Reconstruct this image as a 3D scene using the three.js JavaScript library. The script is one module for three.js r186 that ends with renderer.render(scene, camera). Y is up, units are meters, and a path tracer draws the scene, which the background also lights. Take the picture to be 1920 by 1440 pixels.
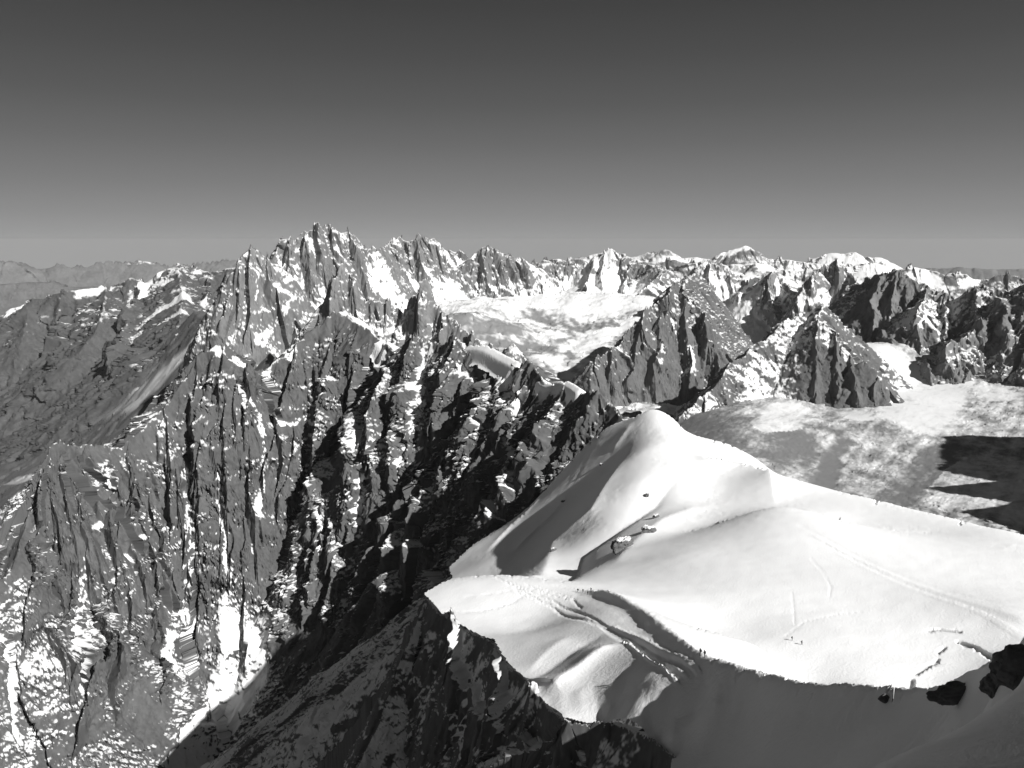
import * as THREE from 'three';
import { mergeGeometries } from 'three/addons/utils/BufferGeometryUtils.js';
import { MarchingCubes } from 'three/addons/objects/MarchingCubes.js';

// ------------------------------------------------------------------ camera, sky, sun, exposure
const FOCAL = 1509, PITCH = Math.atan(268 / FOCAL), SP = Math.sin(PITCH), CP = Math.cos(PITCH);
const scene = new THREE.Scene();
const camera = new THREE.PerspectiveCamera(2 * Math.atan(720 / FOCAL) * 180 / Math.PI, 4 / 3, 1, 300000);
camera.position.set(0, 0, 0);
camera.rotation.x = -PITCH;
const SUN_AZ = 132 * Math.PI / 180, SUN_EL = 36 * Math.PI / 180;   // clockwise from the view direction
const SUN = new THREE.Vector3(Math.sin(SUN_AZ) * Math.cos(SUN_EL), Math.sin(SUN_EL), -Math.cos(SUN_AZ) * Math.cos(SUN_EL));
const sun = new THREE.DirectionalLight(new THREE.Color(1, 0.995, 0.985), 5);
sun.position.copy(SUN).multiplyScalar(3000); sun.target.position.set(0, 0, 0);
sun.castShadow = true; sun.shadow.radius = 1; sun.shadow.mapSize.set(4096, 4096);
Object.assign(sun.shadow.camera, { left: -3000, right: 3000, top: 3000, bottom: -3000, near: 1, far: 9000 });
scene.add(sun, sun.target);
const HAZE = .55e-5, HAZE_REACH = 82000, HAZE_TOP = 205;
{ // a clear, dark grey sky that pales evenly to the horizon all round
  const W = 8, H = 4096, data = new Float32Array(W * H * 4);
  // how bright the air looks at each height above the horizon, haze included; the haze itself is drawn by the fog, so its share is taken out of the sky behind it
  const stops = [[-90, .24], [-1.5, .30], [-.4, .30], [.45, .258], [1.8, .212], [3.8, .163], [6.5, .115], [9, .083], [12, .060], [15, .0445], [20, .035], [30, .028], [50, .025], [90, .023]];
  for (let j = 0; j < H; j++) {
    const el = Math.max(0, (j + .5) / H * 180 - 90); let i = 0;
    while (i < stops.length - 2 && el > stops[i + 1][0]) i++;
    const [a, va] = stops[i], [b, vb] = stops[i + 1], seen = va + (vb - va) * Math.min(1, Math.max(0, (el - a) / (b - a)));
    const T = Math.exp(-HAZE * Math.min(HAZE_REACH, HAZE_TOP / Math.max(1e-5, Math.sin(el * Math.PI / 180)))), v = Math.max(.02, (seen - .417 * (1 - T)) / T);
    for (let x = 0; x < W; x++) data.set([v, v, v, 1], (j * W + x) * 4);
  }
  const sky = new THREE.DataTexture(data, W, H, THREE.RGBAFormat, THREE.FloatType);
  sky.mapping = THREE.EquirectangularReflectionMapping; sky.magFilter = THREE.LinearFilter; sky.needsUpdate = true;
  scene.background = sky; scene.environment = sky;
}
scene.fog = new THREE.FogExp2(new THREE.Color(.97, .97, .97), HAZE);
const renderer = new THREE.WebGLRenderer({ antialias: true });
renderer.toneMapping = THREE.LinearToneMapping; renderer.toneMappingExposure = 1.27;
renderer.shadowMap.enabled = true; renderer.shadowMap.type = THREE.PCFSoftShadowMap;

// ------------------------------------------------------------------ noise
const hash = (i, j, k) => { let h = Math.imul(i, 374761393) ^ Math.imul(j, 668265263) ^ Math.imul(k, 2147483647 ^ 0x51ed270b); h = Math.imul(h ^ (h >>> 13), 1274126177); h ^= h >>> 16; h = Math.imul(h, 0x85ebca6b); return (h ^ (h >>> 13)) >>> 0; };
const rnd = (i, j, k) => hash(i, j, k) / 4294967296;
let seedState = 12345; const rand = () => { seedState = Math.imul(seedState, 1664525) + 1013904223 | 0; return (seedState >>> 0) / 4294967296; };
const G = []; for (let i = 0; i < 16; i++) { const a = [[1, 1, 0], [-1, 1, 0], [1, -1, 0], [-1, -1, 0], [1, 0, 1], [-1, 0, 1], [1, 0, -1], [-1, 0, -1], [0, 1, 1], [0, -1, 1], [0, 1, -1], [0, -1, -1], [1, 1, 0], [-1, 1, 0], [0, -1, 1], [0, -1, -1]][i]; G.push(...a); }
const PERM = new Uint8Array(512); { const p = [...Array(256).keys()]; for (let i = 255; i > 0; i--) { const j = Math.floor(rand() * (i + 1)); [p[i], p[j]] = [p[j], p[i]]; } for (let i = 0; i < 512; i++) PERM[i] = p[i & 255]; }
const GX = new Float64Array(16), GY = new Float64Array(16), GZ = new Float64Array(16); for (let i = 0; i < 16; i++) { GX[i] = G[i * 3]; GY[i] = G[i * 3 + 1]; GZ[i] = G[i * 3 + 2]; }
function noise(x, y, z) { // gradient noise, about -1 .. 1
  const X = Math.floor(x), Y = Math.floor(y), Z = Math.floor(z); x -= X; y -= Y; z -= Z;
  const i = X & 255, j = Y & 255, k = Z & 255, u = x * x * x * (x * (x * 6 - 15) + 10), v = y * y * y * (y * (y * 6 - 15) + 10), w = z * z * z * (z * (z * 6 - 15) + 10);
  const A = PERM[i] + j, B = PERM[i + 1] + j, AA = PERM[A] + k, AB = PERM[A + 1] + k, BA = PERM[B] + k, BB = PERM[B + 1] + k;
  const g = (h, a, b, c) => { h &= 15; return GX[h] * a + GY[h] * b + GZ[h] * c; };
  const a0 = g(PERM[AA], x, y, z), b0 = g(PERM[BA], x - 1, y, z), a1 = g(PERM[AB], x, y - 1, z), b1 = g(PERM[BB], x - 1, y - 1, z);
  const a2 = g(PERM[AA + 1], x, y, z - 1), b2 = g(PERM[BA + 1], x - 1, y, z - 1), a3 = g(PERM[AB + 1], x, y - 1, z - 1), b3 = g(PERM[BB + 1], x - 1, y - 1, z - 1);
  const p = a0 + u * (b0 - a0), q = a1 + u * (b1 - a1), r = a2 + u * (b2 - a2), s = a3 + u * (b3 - a3), m = p + v * (q - p);
  return m + w * (r + v * (s - r) - m);
}
function fbm(x, y, z, n) { let a = 1, s = 0; for (let i = 0; i < n; i++) { s += a * noise(x, y, z); a *= .5; x = x * 2.03 + 17.3; y = y * 2.03 + 5.1; z = z * 2.03 + 9.7; } return s; }
function facet(x, y, z, seed, soft = .1) { // broken rock: each cell is a tilted plane, about -1 .. 1, neighbouring planes joined by a short steep step
  const X = Math.floor(x - .5), Y = Math.floor(y - .5), Z = Math.floor(z - .5); let b1 = 9, b2 = 9, h1 = 0, h2 = 0, ax = 0, ay = 0, az = 0, cx = 0, cy = 0, cz = 0;
  for (let i = X; i < X + 2; i++) for (let j = Y; j < Y + 2; j++) for (let k = Z; k < Z + 2; k++) {
    const h = hash(i, j, k + seed), dx = x - i - (h & 1023) / 1023 * .8 - .1, dy = y - j - (h >>> 10 & 1023) / 1023 * .8 - .1, dz = z - k - (h >>> 20 & 1023) / 1023 * .8 - .1, d = dx * dx + dy * dy + dz * dz;
    if (d < b1) { b2 = b1; h2 = h1; cx = ax; cy = ay; cz = az; b1 = d; h1 = h; ax = dx; ay = dy; az = dz; } else if (d < b2) { b2 = d; h2 = h; cx = dx; cy = dy; cz = dz; }
  }
  const val = (h, dx, dy, dz) => { h = Math.imul(h ^ (h >>> 15), 0x2c1b3c6d); h ^= h >>> 12; return ((h & 255) / 255 - .5) * .9 + ((h >>> 8 & 255) / 128 - 1) * dx + ((h >>> 16 & 255) / 128 - 1) * dy * 1.3 + ((h >>> 24 & 255) / 128 - 1) * dz; };
  const v1 = val(h1, ax, ay, az), g = Math.sqrt(b2) - Math.sqrt(b1); if (g > soft) return v1;
  const v2 = val(h2, cx, cy, cz), t = .5 + .5 * g / soft; return v2 + (v1 - v2) * t * t * (3 - 2 * t);
}
const clamp = (x, a = 0, b = 1) => x < a ? a : x > b ? b : x, mix = (a, b, t) => a + (b - a) * t;
const smooth = (a, b, x) => { const t = clamp((x - a) / (b - a)); return t * t * (3 - 2 * t); };

// ------------------------------------------------------------------ surveying: a sighting (bearing and dip read off the photograph) and a distance give a point of the place
function sight(px, py) { const a = (px - 960) / FOCAL, b = (720 - py) / FOCAL, f = CP + b * SP, y = b * CP - SP, h = Math.hypot(a, f); return [a / h, y / h, -f / h]; }
const at = (px, py, d) => { const s = sight(px, py); return [s[0] * d, s[1] * d, s[2] * d]; };

// ------------------------------------------------------------------ ridges: a mountain is the upper envelope of slopes falling from its crests and spurs
class Ridges {
  constructor() { this.s = []; this.r = []; }
  rib(pts, rise, kr, kl) { for (let i = 0; i + 1 < pts.length; i++) { const [ax, , az] = pts[i], [bx, , bz] = pts[i + 1], ex = bx - ax, ez = bz - az, R = Math.max(rise[i], rise[i + 1]) / Math.min(kr, kl); this.r.push([ax, rise[i], az, ex, rise[i + 1] - rise[i], ez, 1 / Math.max(1e-6, ex * ex + ez * ez), kr, kl, Math.min(ax, bx) - R, Math.max(ax, bx) + R, Math.min(az, bz) - R, Math.max(az, bz) + R]); } return this; }
  line(pts, k1, D0 = 1e9, k2 = k1, kr = k1, reach = 1e9) { for (let i = 0; i + 1 < pts.length; i++) { const [ax, ay, az] = pts[i], [bx, by, bz] = pts[i + 1]; const ex = bx - ax, ez = bz - az; this.s.push([ax, ay, az, ex, by - ay, ez, 1 / Math.max(1e-6, ex * ex + ez * ez), k1, D0, k2, kr, Math.min(ax, bx) - reach, Math.max(ax, bx) + reach, Math.min(az, bz) - reach, Math.max(az, bz) + reach]); } return this; }
  at(x, z, o) {
    let h = -1e9, qx = x, qz = z, d = 0;
    for (const s of this.s) {
      if (x < s[11] || x > s[12] || z < s[13] || z > s[14]) continue;
      const px = x - s[0], pz = z - s[2], t = clamp((px * s[3] + pz * s[5]) * s[6]), dx = px - t * s[3], dz = pz - t * s[5], e = Math.sqrt(dx * dx + dz * dz);
      const k = s[3] * dz - s[5] * dx > 0 ? s[10] : s[7], y = s[1] + t * s[4] - (e < s[8] ? k * e : k * s[8] + s[9] * (e - s[8]));
      if (y > h) { h = y; d = e; qx = x - dx; qz = z - dz; }
    }
    let up = 0; for (const s of this.r) { // ribs stand out from the slope they run down
      if (x < s[9] || x > s[10] || z < s[11] || z > s[12]) continue;
      const px = x - s[0], pz = z - s[2], t = clamp((px * s[3] + pz * s[5]) * s[6]), dx = px - t * s[3], dz = pz - t * s[5], y = s[1] + t * s[4] - (s[3] * dz - s[5] * dx > 0 ? s[8] : s[7]) * Math.sqrt(dx * dx + dz * dz);
      if (y > up) up = y;
    }
    h += up; o.h = h; o.qx = qx; o.qz = qz; o.d = d; return h;
  }
  hit(px, py, d0, d1) { // where a sighting meets the slopes
    const s = sight(px, py), o = {}, n = 160; let a = d0, gap = 1e9, near = d0;
    for (let i = 0; i <= n; i++) {
      const d = d0 * Math.pow(d1 / d0, i / n), g = s[1] * d - this.at(s[0] * d, s[2] * d, o);
      if (g < gap) { gap = g; near = d; }
      if (g < 0) { let lo = a, hi = d; for (let j = 0; j < 18; j++) { const m = (lo + hi) / 2; if (s[1] * m - this.at(s[0] * m, s[2] * m, o) < 0) hi = m; else lo = m; } near = hi; break; }
      a = d;
    }
    const y = this.at(s[0] * near, s[2] * near, o); return [s[0] * near, y, s[2] * near];
  }
}
function spline(points) { // thin-plate surface through survey points [x, y, z]
  const n = points.length, N = n + 3, A = [], L = 300, U = (r2) => r2 < 1e-12 ? 0 : r2 * Math.log(r2);
  for (let i = 0; i < n; i++) { const r = new Float64Array(N + 1); for (let j = 0; j < n; j++) r[j] = U(((points[i][0] - points[j][0]) ** 2 + (points[i][2] - points[j][2]) ** 2) / (L * L)); r[i] += 1e-5; r[n] = 1; r[n + 1] = points[i][0] / L; r[n + 2] = points[i][2] / L; r[N] = points[i][1]; A.push(r); }
  for (let c = 0; c < 3; c++) { const r = new Float64Array(N + 1); for (let j = 0; j < n; j++) r[j] = c === 0 ? 1 : points[j][c === 1 ? 0 : 2] / L; A.push(r); }
  for (let i = 0; i < N; i++) { let p = i; for (let r = i + 1; r < N; r++) if (Math.abs(A[r][i]) > Math.abs(A[p][i])) p = r; [A[i], A[p]] = [A[p], A[i]]; for (let r = i + 1; r < N; r++) { const f = A[r][i] / A[i][i]; if (f) for (let c = i; c <= N; c++) A[r][c] -= f * A[i][c]; } }
  const w = new Float64Array(N); for (let i = N - 1; i >= 0; i--) { let s = A[i][N]; for (let c = i + 1; c < N; c++) s -= A[i][c] * w[c]; w[i] = s / A[i][i]; }
  return (x, z) => { let s = w[n] + w[n + 1] * x / L + w[n + 2] * z / L; for (let i = 0; i < n; i++) s += w[i] * U(((x - points[i][0]) ** 2 + (z - points[i][2]) ** 2) / (L * L)); return s; };
}
class Lines { // strips in plan, each with a half width: snow gullies, trails
  constructor() { this.s = []; }
  add(pts, r, v = 1) { let run = 0; for (let i = 0; i + 1 < pts.length; i++) { const a = pts[i], b = pts[i + 1], ex = b[0] - a[0], ez = b[2] - a[2], l = Math.hypot(ex, ez); this.s.push([a[0], a[2], ex, ez, 1 / Math.max(1e-9, ex * ex + ez * ez), r, v, Math.min(a[0], b[0]) - r, Math.max(a[0], b[0]) + r, Math.min(a[2], b[2]) - r, Math.max(a[2], b[2]) + r, run, l]); run += l; } return this; }
  mask(x, z) { let m = 0; for (const s of this.s) { if (x < s[7] || x > s[8] || z < s[9] || z > s[10]) continue; const px = x - s[0], pz = z - s[1], t = clamp((px * s[2] + pz * s[3]) * s[4]), e = Math.hypot(px - t * s[2], pz - t * s[3]) / s[5]; if (e < 1) { const v = s[6] * (1 - smooth(.45, 1, e)); if (Math.abs(v) > Math.abs(m)) m = v; } } return m; }
  near(x, z, o) { let best = 1e9; for (const s of this.s) { const px = x - s[0], pz = z - s[1], t = clamp((px * s[2] + pz * s[3]) * s[4]), dx = px - t * s[2], dz = pz - t * s[3], e = Math.hypot(dx, dz); const cr = (s[2] * pz - s[3] * px) / (s[12] || 1); if (e < best - 1e-7 || (e < best + 1e-7 && Math.abs(cr) > Math.abs(o.cr))) { best = Math.min(e, best); o.cr = cr; o.side = cr > 0 ? 1 : -1; o.run = s[11] + t * s[12]; } } o.d = best; return best; }
}

// ------------------------------------------------------------------ surfaces: split edges until no facet is larger than detail needs; every edge splits the same for both its triangles
const DETAIL = 1.95 * 1920 / 1024;
const project = (x, y, z, o) => { const f = -z * CP - y * SP, u = y * CP - z * SP; if (f < 1) { o[0] = 1e6; o[1] = 1e6; return false; } o[0] = 960 + FOCAL * x / f; o[1] = 720 - FOCAL * u / f; return o[0] > -60 && o[0] < 1980 && o[1] > -60 && o[1] < 1500; };
// a coarse range map of what is already built, so that ground hidden behind nearer mountains stays coarse
const RW = 480, RH = 360, RC = 4, ranges = new Float32Array(RW * RH).fill(1e9);
function sweep(buf, P, SX, SY, T) {
  for (let t = 0; t < T.length; t += 3) {
    const a = T[t], b = T[t + 1], c = T[t + 2]; if (SX[a] > 1e5 || SX[b] > 1e5 || SX[c] > 1e5) continue;
    const ax = SX[a] / RC, ay = SY[a] / RC, bx = SX[b] / RC, by = SY[b] / RC, cx = SX[c] / RC, cy = SY[c] / RC;
    const x0 = Math.max(0, Math.ceil(Math.min(ax, bx, cx) - .5)), x1 = Math.min(RW - 1, Math.floor(Math.max(ax, bx, cx) - .5)), y0 = Math.max(0, Math.ceil(Math.min(ay, by, cy) - .5)), y1 = Math.min(RH - 1, Math.floor(Math.max(ay, by, cy) - .5));
    if (x1 < x0 || y1 < y0) continue;
    const area = (bx - ax) * (cy - ay) - (by - ay) * (cx - ax); if (Math.abs(area) < 1e-9) continue;
    const r = Math.max(Math.hypot(P[a * 3], P[a * 3 + 1], P[a * 3 + 2]), Math.hypot(P[b * 3], P[b * 3 + 1], P[b * 3 + 2]), Math.hypot(P[c * 3], P[c * 3 + 1], P[c * 3 + 2]));
    for (let y = y0; y <= y1; y++) for (let x = x0; x <= x1; x++) {
      const px = x + .5, py = y + .5, u = ((bx - ax) * (py - ay) - (by - ay) * (px - ax)) / area, v = ((px - ax) * (cy - ay) - (py - ay) * (cx - ax)) / area;
      if (u >= -.001 && v >= -.001 && u + v <= 1.001 && r < buf[y * RW + x]) buf[y * RW + x] = r;
    }
  }
}
function hidden(buf, sx, sy, r, m, slack = 6) {
  const x = Math.floor(sx / RC), y = Math.floor(sy / RC); if (x < 0 || y < 0 || x >= RW || y >= RH) return true;
  let far = 0; for (let j = Math.max(0, y - 1); j <= Math.min(RH - 1, y + 1); j++) for (let i = Math.max(0, x - 1); i <= Math.min(RW - 1, x + 1); i++) if (buf[j * RW + i] > far) far = buf[j * RW + i];
  return r > far * m + slack;
}
let topY = 0, triangles = 0, t0 = Date.now();
function surface(place, dom, colour, opt = {}) {
  // place(u, v, out) -> out[0..2] position, out[3] snow mask; dom = { az: [a0, a1] pixels of bearing, d: [near, far], nu, nv } or { x: [], z: [], nu, nv }
  const P = [], UV = [], M = [], SX = [], SY = [], IN = [], out = [0, 0, 0, 0], o2 = [0, 0];
  const add = (u, v) => { out[3] = 0; place(u, v, out); const i = UV.length / 2; UV.push(u, v); P.push(out[0], out[1], out[2]); M.push(out[3]); IN.push(project(out[0], out[1], out[2], o2) ? 1 : 0); SX.push(o2[0]); SY.push(o2[1]); return i; };
  const nu = dom.nu, nv = dom.nv; let T = [];
  for (let j = 0; j <= nv; j++) for (let i = 0; i <= nu; i++) {
    if (dom.x) add(mix(dom.x[0], dom.x[1], i / nu), mix(dom.z[0], dom.z[1], j / nv));
    else { const a = Math.atan2(mix(dom.az[0], dom.az[1], i / nu) - 960, FOCAL), d = dom.d[0] * Math.pow(dom.d[1] / dom.d[0], j / nv); add(Math.sin(a) * d, -Math.cos(a) * d); }
  }
  for (let j = 0; j < nv; j++) for (let i = 0; i < nu; i++) { const a = j * (nu + 1) + i, b = a + 1, c = a + nu + 1, d = c + 1; if ((i + j) & 1) T.push(a, b, c, b, d, c); else T.push(a, b, d, a, d, c); }
  const keep = opt.keep, fine = DETAIL * (opt.detail || 1), low = opt.ymin ?? -1e9;
  let saved = null;
  for (let pass = 0; pass < 14; pass++) {
    const mids = new Map(); let any = false, own = null;
    if (pass < 2) own = ranges; else if (pass <= 9) { own = ranges.slice(); sweep(own, P, SX, SY, T); saved = own; } else own = saved;
    for (let t = 0; t < T.length; t += 3) {
      const a = T[t], b = T[t + 1], c = T[t + 2];
      if (P[a * 3 + 1] < low && P[b * 3 + 1] < low && P[c * 3 + 1] < low) continue;
      if (keep && pass > 4 && !(keep(P[a * 3], P[a * 3 + 1], P[a * 3 + 2], M[a]) || keep(P[b * 3], P[b * 3 + 1], P[b * 3 + 2], M[b]) || keep(P[c * 3], P[c * 3 + 1], P[c * 3 + 2], M[c]))) continue;
      const inn = IN[a] || IN[b] || IN[c] || (pass < 3 && SX[a] < 1e5 && Math.min(SX[a], SX[b], SX[c]) < 1980 && Math.max(SX[a], SX[b], SX[c]) > -60 && Math.min(SY[a], SY[b], SY[c]) < 1500);
      let lim = fine;
      if (!inn) lim = pass < (opt.blind ?? 2) ? fine * 12 : 1e9;
      else {
        const ax = P[b * 3] - P[a * 3], ay = P[b * 3 + 1] - P[a * 3 + 1], az = P[b * 3 + 2] - P[a * 3 + 2], bx = P[c * 3] - P[a * 3], by = P[c * 3 + 1] - P[a * 3 + 1], bz = P[c * 3 + 2] - P[a * 3 + 2];
        const nx = ay * bz - az * by, ny = az * bx - ax * bz, nz = ax * by - ay * bx; let s = nx * P[a * 3] + ny * P[a * 3 + 1] + nz * P[a * 3 + 2]; if (ny < 0) s = -s;
        if (s > 0) lim = fine * (opt.back ?? 5);
        if (own) { let hid = true; for (let q = 0; q < 3 && hid; q++) { const i = T[t + q]; hid = hidden(own, SX[i], SY[i], Math.hypot(P[i * 3], P[i * 3 + 1], P[i * 3 + 2]), opt.margin ?? (pass < 5 ? 1.07 : 1.03), opt.slack); } if (hid) lim = Math.max(lim, fine * (opt.unseen ?? 22)); }
      }
      for (let e = 0; e < 3; e++) {
        const i = T[t + e], j = T[t + (e + 1) % 3]; let L = Math.hypot(Math.max(-400, Math.min(2320, SX[i])) - Math.max(-400, Math.min(2320, SX[j])), Math.max(-400, Math.min(1840, SY[i])) - Math.max(-400, Math.min(1840, SY[j])));
        if (SX[i] > 1e5 !== SX[j] > 1e5) L = 200;
        if (L > lim) { const du = UV[i * 2] - UV[j * 2], dv = UV[i * 2 + 1] - UV[j * 2 + 1], r = Math.hypot(UV[i * 2], UV[i * 2 + 1]); if (du * du + dv * dv < (lim * (opt.finest ?? .22) * r / FOCAL) ** 2) continue; const key = i < j ? i * 8388608 + j : j * 8388608 + i; if (!mids.has(key)) { mids.set(key, -1); any = true; } }
      }
    }
    if (!any) break;
    const N = [], mid = (i, j) => { const key = i < j ? i * 8388608 + j : j * 8388608 + i; let m = mids.get(key); if (m === undefined) return -1; if (m < 0) { m = add((UV[i * 2] + UV[j * 2]) / 2, (UV[i * 2 + 1] + UV[j * 2 + 1]) / 2); mids.set(key, m); } return m; };
    for (let t = 0; t < T.length; t += 3) {
      let a = T[t], b = T[t + 1], c = T[t + 2], x = mid(a, b), y = mid(b, c), z = mid(c, a);
      const n = (x >= 0) + (y >= 0) + (z >= 0);
      if (n === 0) N.push(a, b, c);
      else if (n === 3) N.push(a, x, z, x, b, y, z, y, c, x, y, z);
      else {
        if (n === 1) { while (x < 0) { [a, b, c] = [b, c, a]; [x, y, z] = [y, z, x]; } N.push(a, x, c, x, b, c); }
        else { while (z >= 0) { [a, b, c] = [b, c, a]; [x, y, z] = [y, z, x]; } N.push(x, b, y, a, x, y, a, y, c); }
      }
    }
    T = N;
  }
  if (keep || low > -1e8) { const N = []; for (let t = 0; t < T.length; t += 3) { const a = T[t], b = T[t + 1], c = T[t + 2]; if (P[a * 3 + 1] < low && P[b * 3 + 1] < low && P[c * 3 + 1] < low) continue; if (keep && !(keep(P[a * 3], P[a * 3 + 1], P[a * 3 + 2], M[a]) || keep(P[b * 3], P[b * 3 + 1], P[b * 3 + 2], M[b]) || keep(P[c * 3], P[c * 3 + 1], P[c * 3 + 2], M[c]))) continue; N.push(a, b, c); } T = N; }
  sweep(ranges, P, SX, SY, T);
  // drop vertices no triangle uses, face triangles up, and shade
  const map = new Int32Array(M.length).fill(-1); let n = 0;
  for (let t = 0; t < T.length; t += 3) {
    const a = T[t], b = T[t + 1], c = T[t + 2], ax = UV[b * 2] - UV[a * 2], az = UV[b * 2 + 1] - UV[a * 2 + 1], bx = UV[c * 2] - UV[a * 2], bz = UV[c * 2 + 1] - UV[a * 2 + 1];
    if (az * bx - ax * bz < 0) { T[t + 1] = c; T[t + 2] = b; }
  }
  for (const i of T) if (map[i] < 0) map[i] = n++;
  const pos = new Float32Array(n * 3), col = new Float32Array(n * 3), idx = new Uint32Array(T.length), msk = new Float32Array(n);
  for (let i = 0; i < map.length; i++) if (map[i] >= 0) { const k = map[i]; pos[k * 3] = P[i * 3]; pos[k * 3 + 1] = P[i * 3 + 1]; pos[k * 3 + 2] = P[i * 3 + 2]; msk[k] = M[i]; }
  for (let i = 0; i < T.length; i++) idx[i] = map[T[i]];
  const nor = new Float64Array(n * 3);
  for (let t = 0; t < idx.length; t += 3) {
    const a = idx[t] * 3, b = idx[t + 1] * 3, c = idx[t + 2] * 3, ax = pos[b] - pos[a], ay = pos[b + 1] - pos[a + 1], az = pos[b + 2] - pos[a + 2], bx = pos[c] - pos[a], by = pos[c + 1] - pos[a + 1], bz = pos[c + 2] - pos[a + 2];
    const x = ay * bz - az * by, y = az * bx - ax * bz, z = ax * by - ay * bx;
    for (const v of [a, b, c]) { nor[v] += x; nor[v + 1] += y; nor[v + 2] += z; }
  }
  const nf = new Float32Array(n * 3), rgb = [0, 0, 0];
  for (let i = 0; i < n; i++) {
    const l = Math.hypot(nor[i * 3], nor[i * 3 + 1], nor[i * 3 + 2]) || 1; nf[i * 3] = nor[i * 3] / l; nf[i * 3 + 1] = nor[i * 3 + 1] / l; nf[i * 3 + 2] = nor[i * 3 + 2] / l;
    const g = colour(pos[i * 3], pos[i * 3 + 1], pos[i * 3 + 2], nf[i * 3 + 1], msk[i], nf[i * 3], nf[i * 3 + 2]);
    col[i * 3] = g; col[i * 3 + 1] = g; col[i * 3 + 2] = g;
  }
  const geo = new THREE.BufferGeometry();
  geo.setAttribute('position', new THREE.BufferAttribute(pos, 3)); geo.setAttribute('normal', new THREE.BufferAttribute(nf, 3)); geo.setAttribute('color', new THREE.BufferAttribute(col, 3)); geo.setIndex(new THREE.BufferAttribute(idx, 1));
  triangles += T.length / 3; for (let i = 1; i < pos.length; i += 3) if (pos[i] > topY) topY = pos[i]; console.log((opt.say || '').slice(0, 40), T.length / 3 | 0, ((Date.now() - t0) / 1000).toFixed(1)); t0 = Date.now();
  return geo;
}
const rockMat = new THREE.MeshStandardMaterial({ vertexColors: true, roughness: .95, metalness: 0 });
const names = {};
function numbered(n) { names[n] = (names[n] ?? -1) + 1; return names[n] ? n + '_' + String(names[n]).padStart(3, '0') : n; }
function structure(name, geo, label, category, mat = rockMat) { const m = new THREE.Mesh(geo, mat); m.name = numbered(name); m.castShadow = m.receiveShadow = true; m.userData = { kind: 'structure', label, category }; scene.add(m); return m; }

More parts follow.
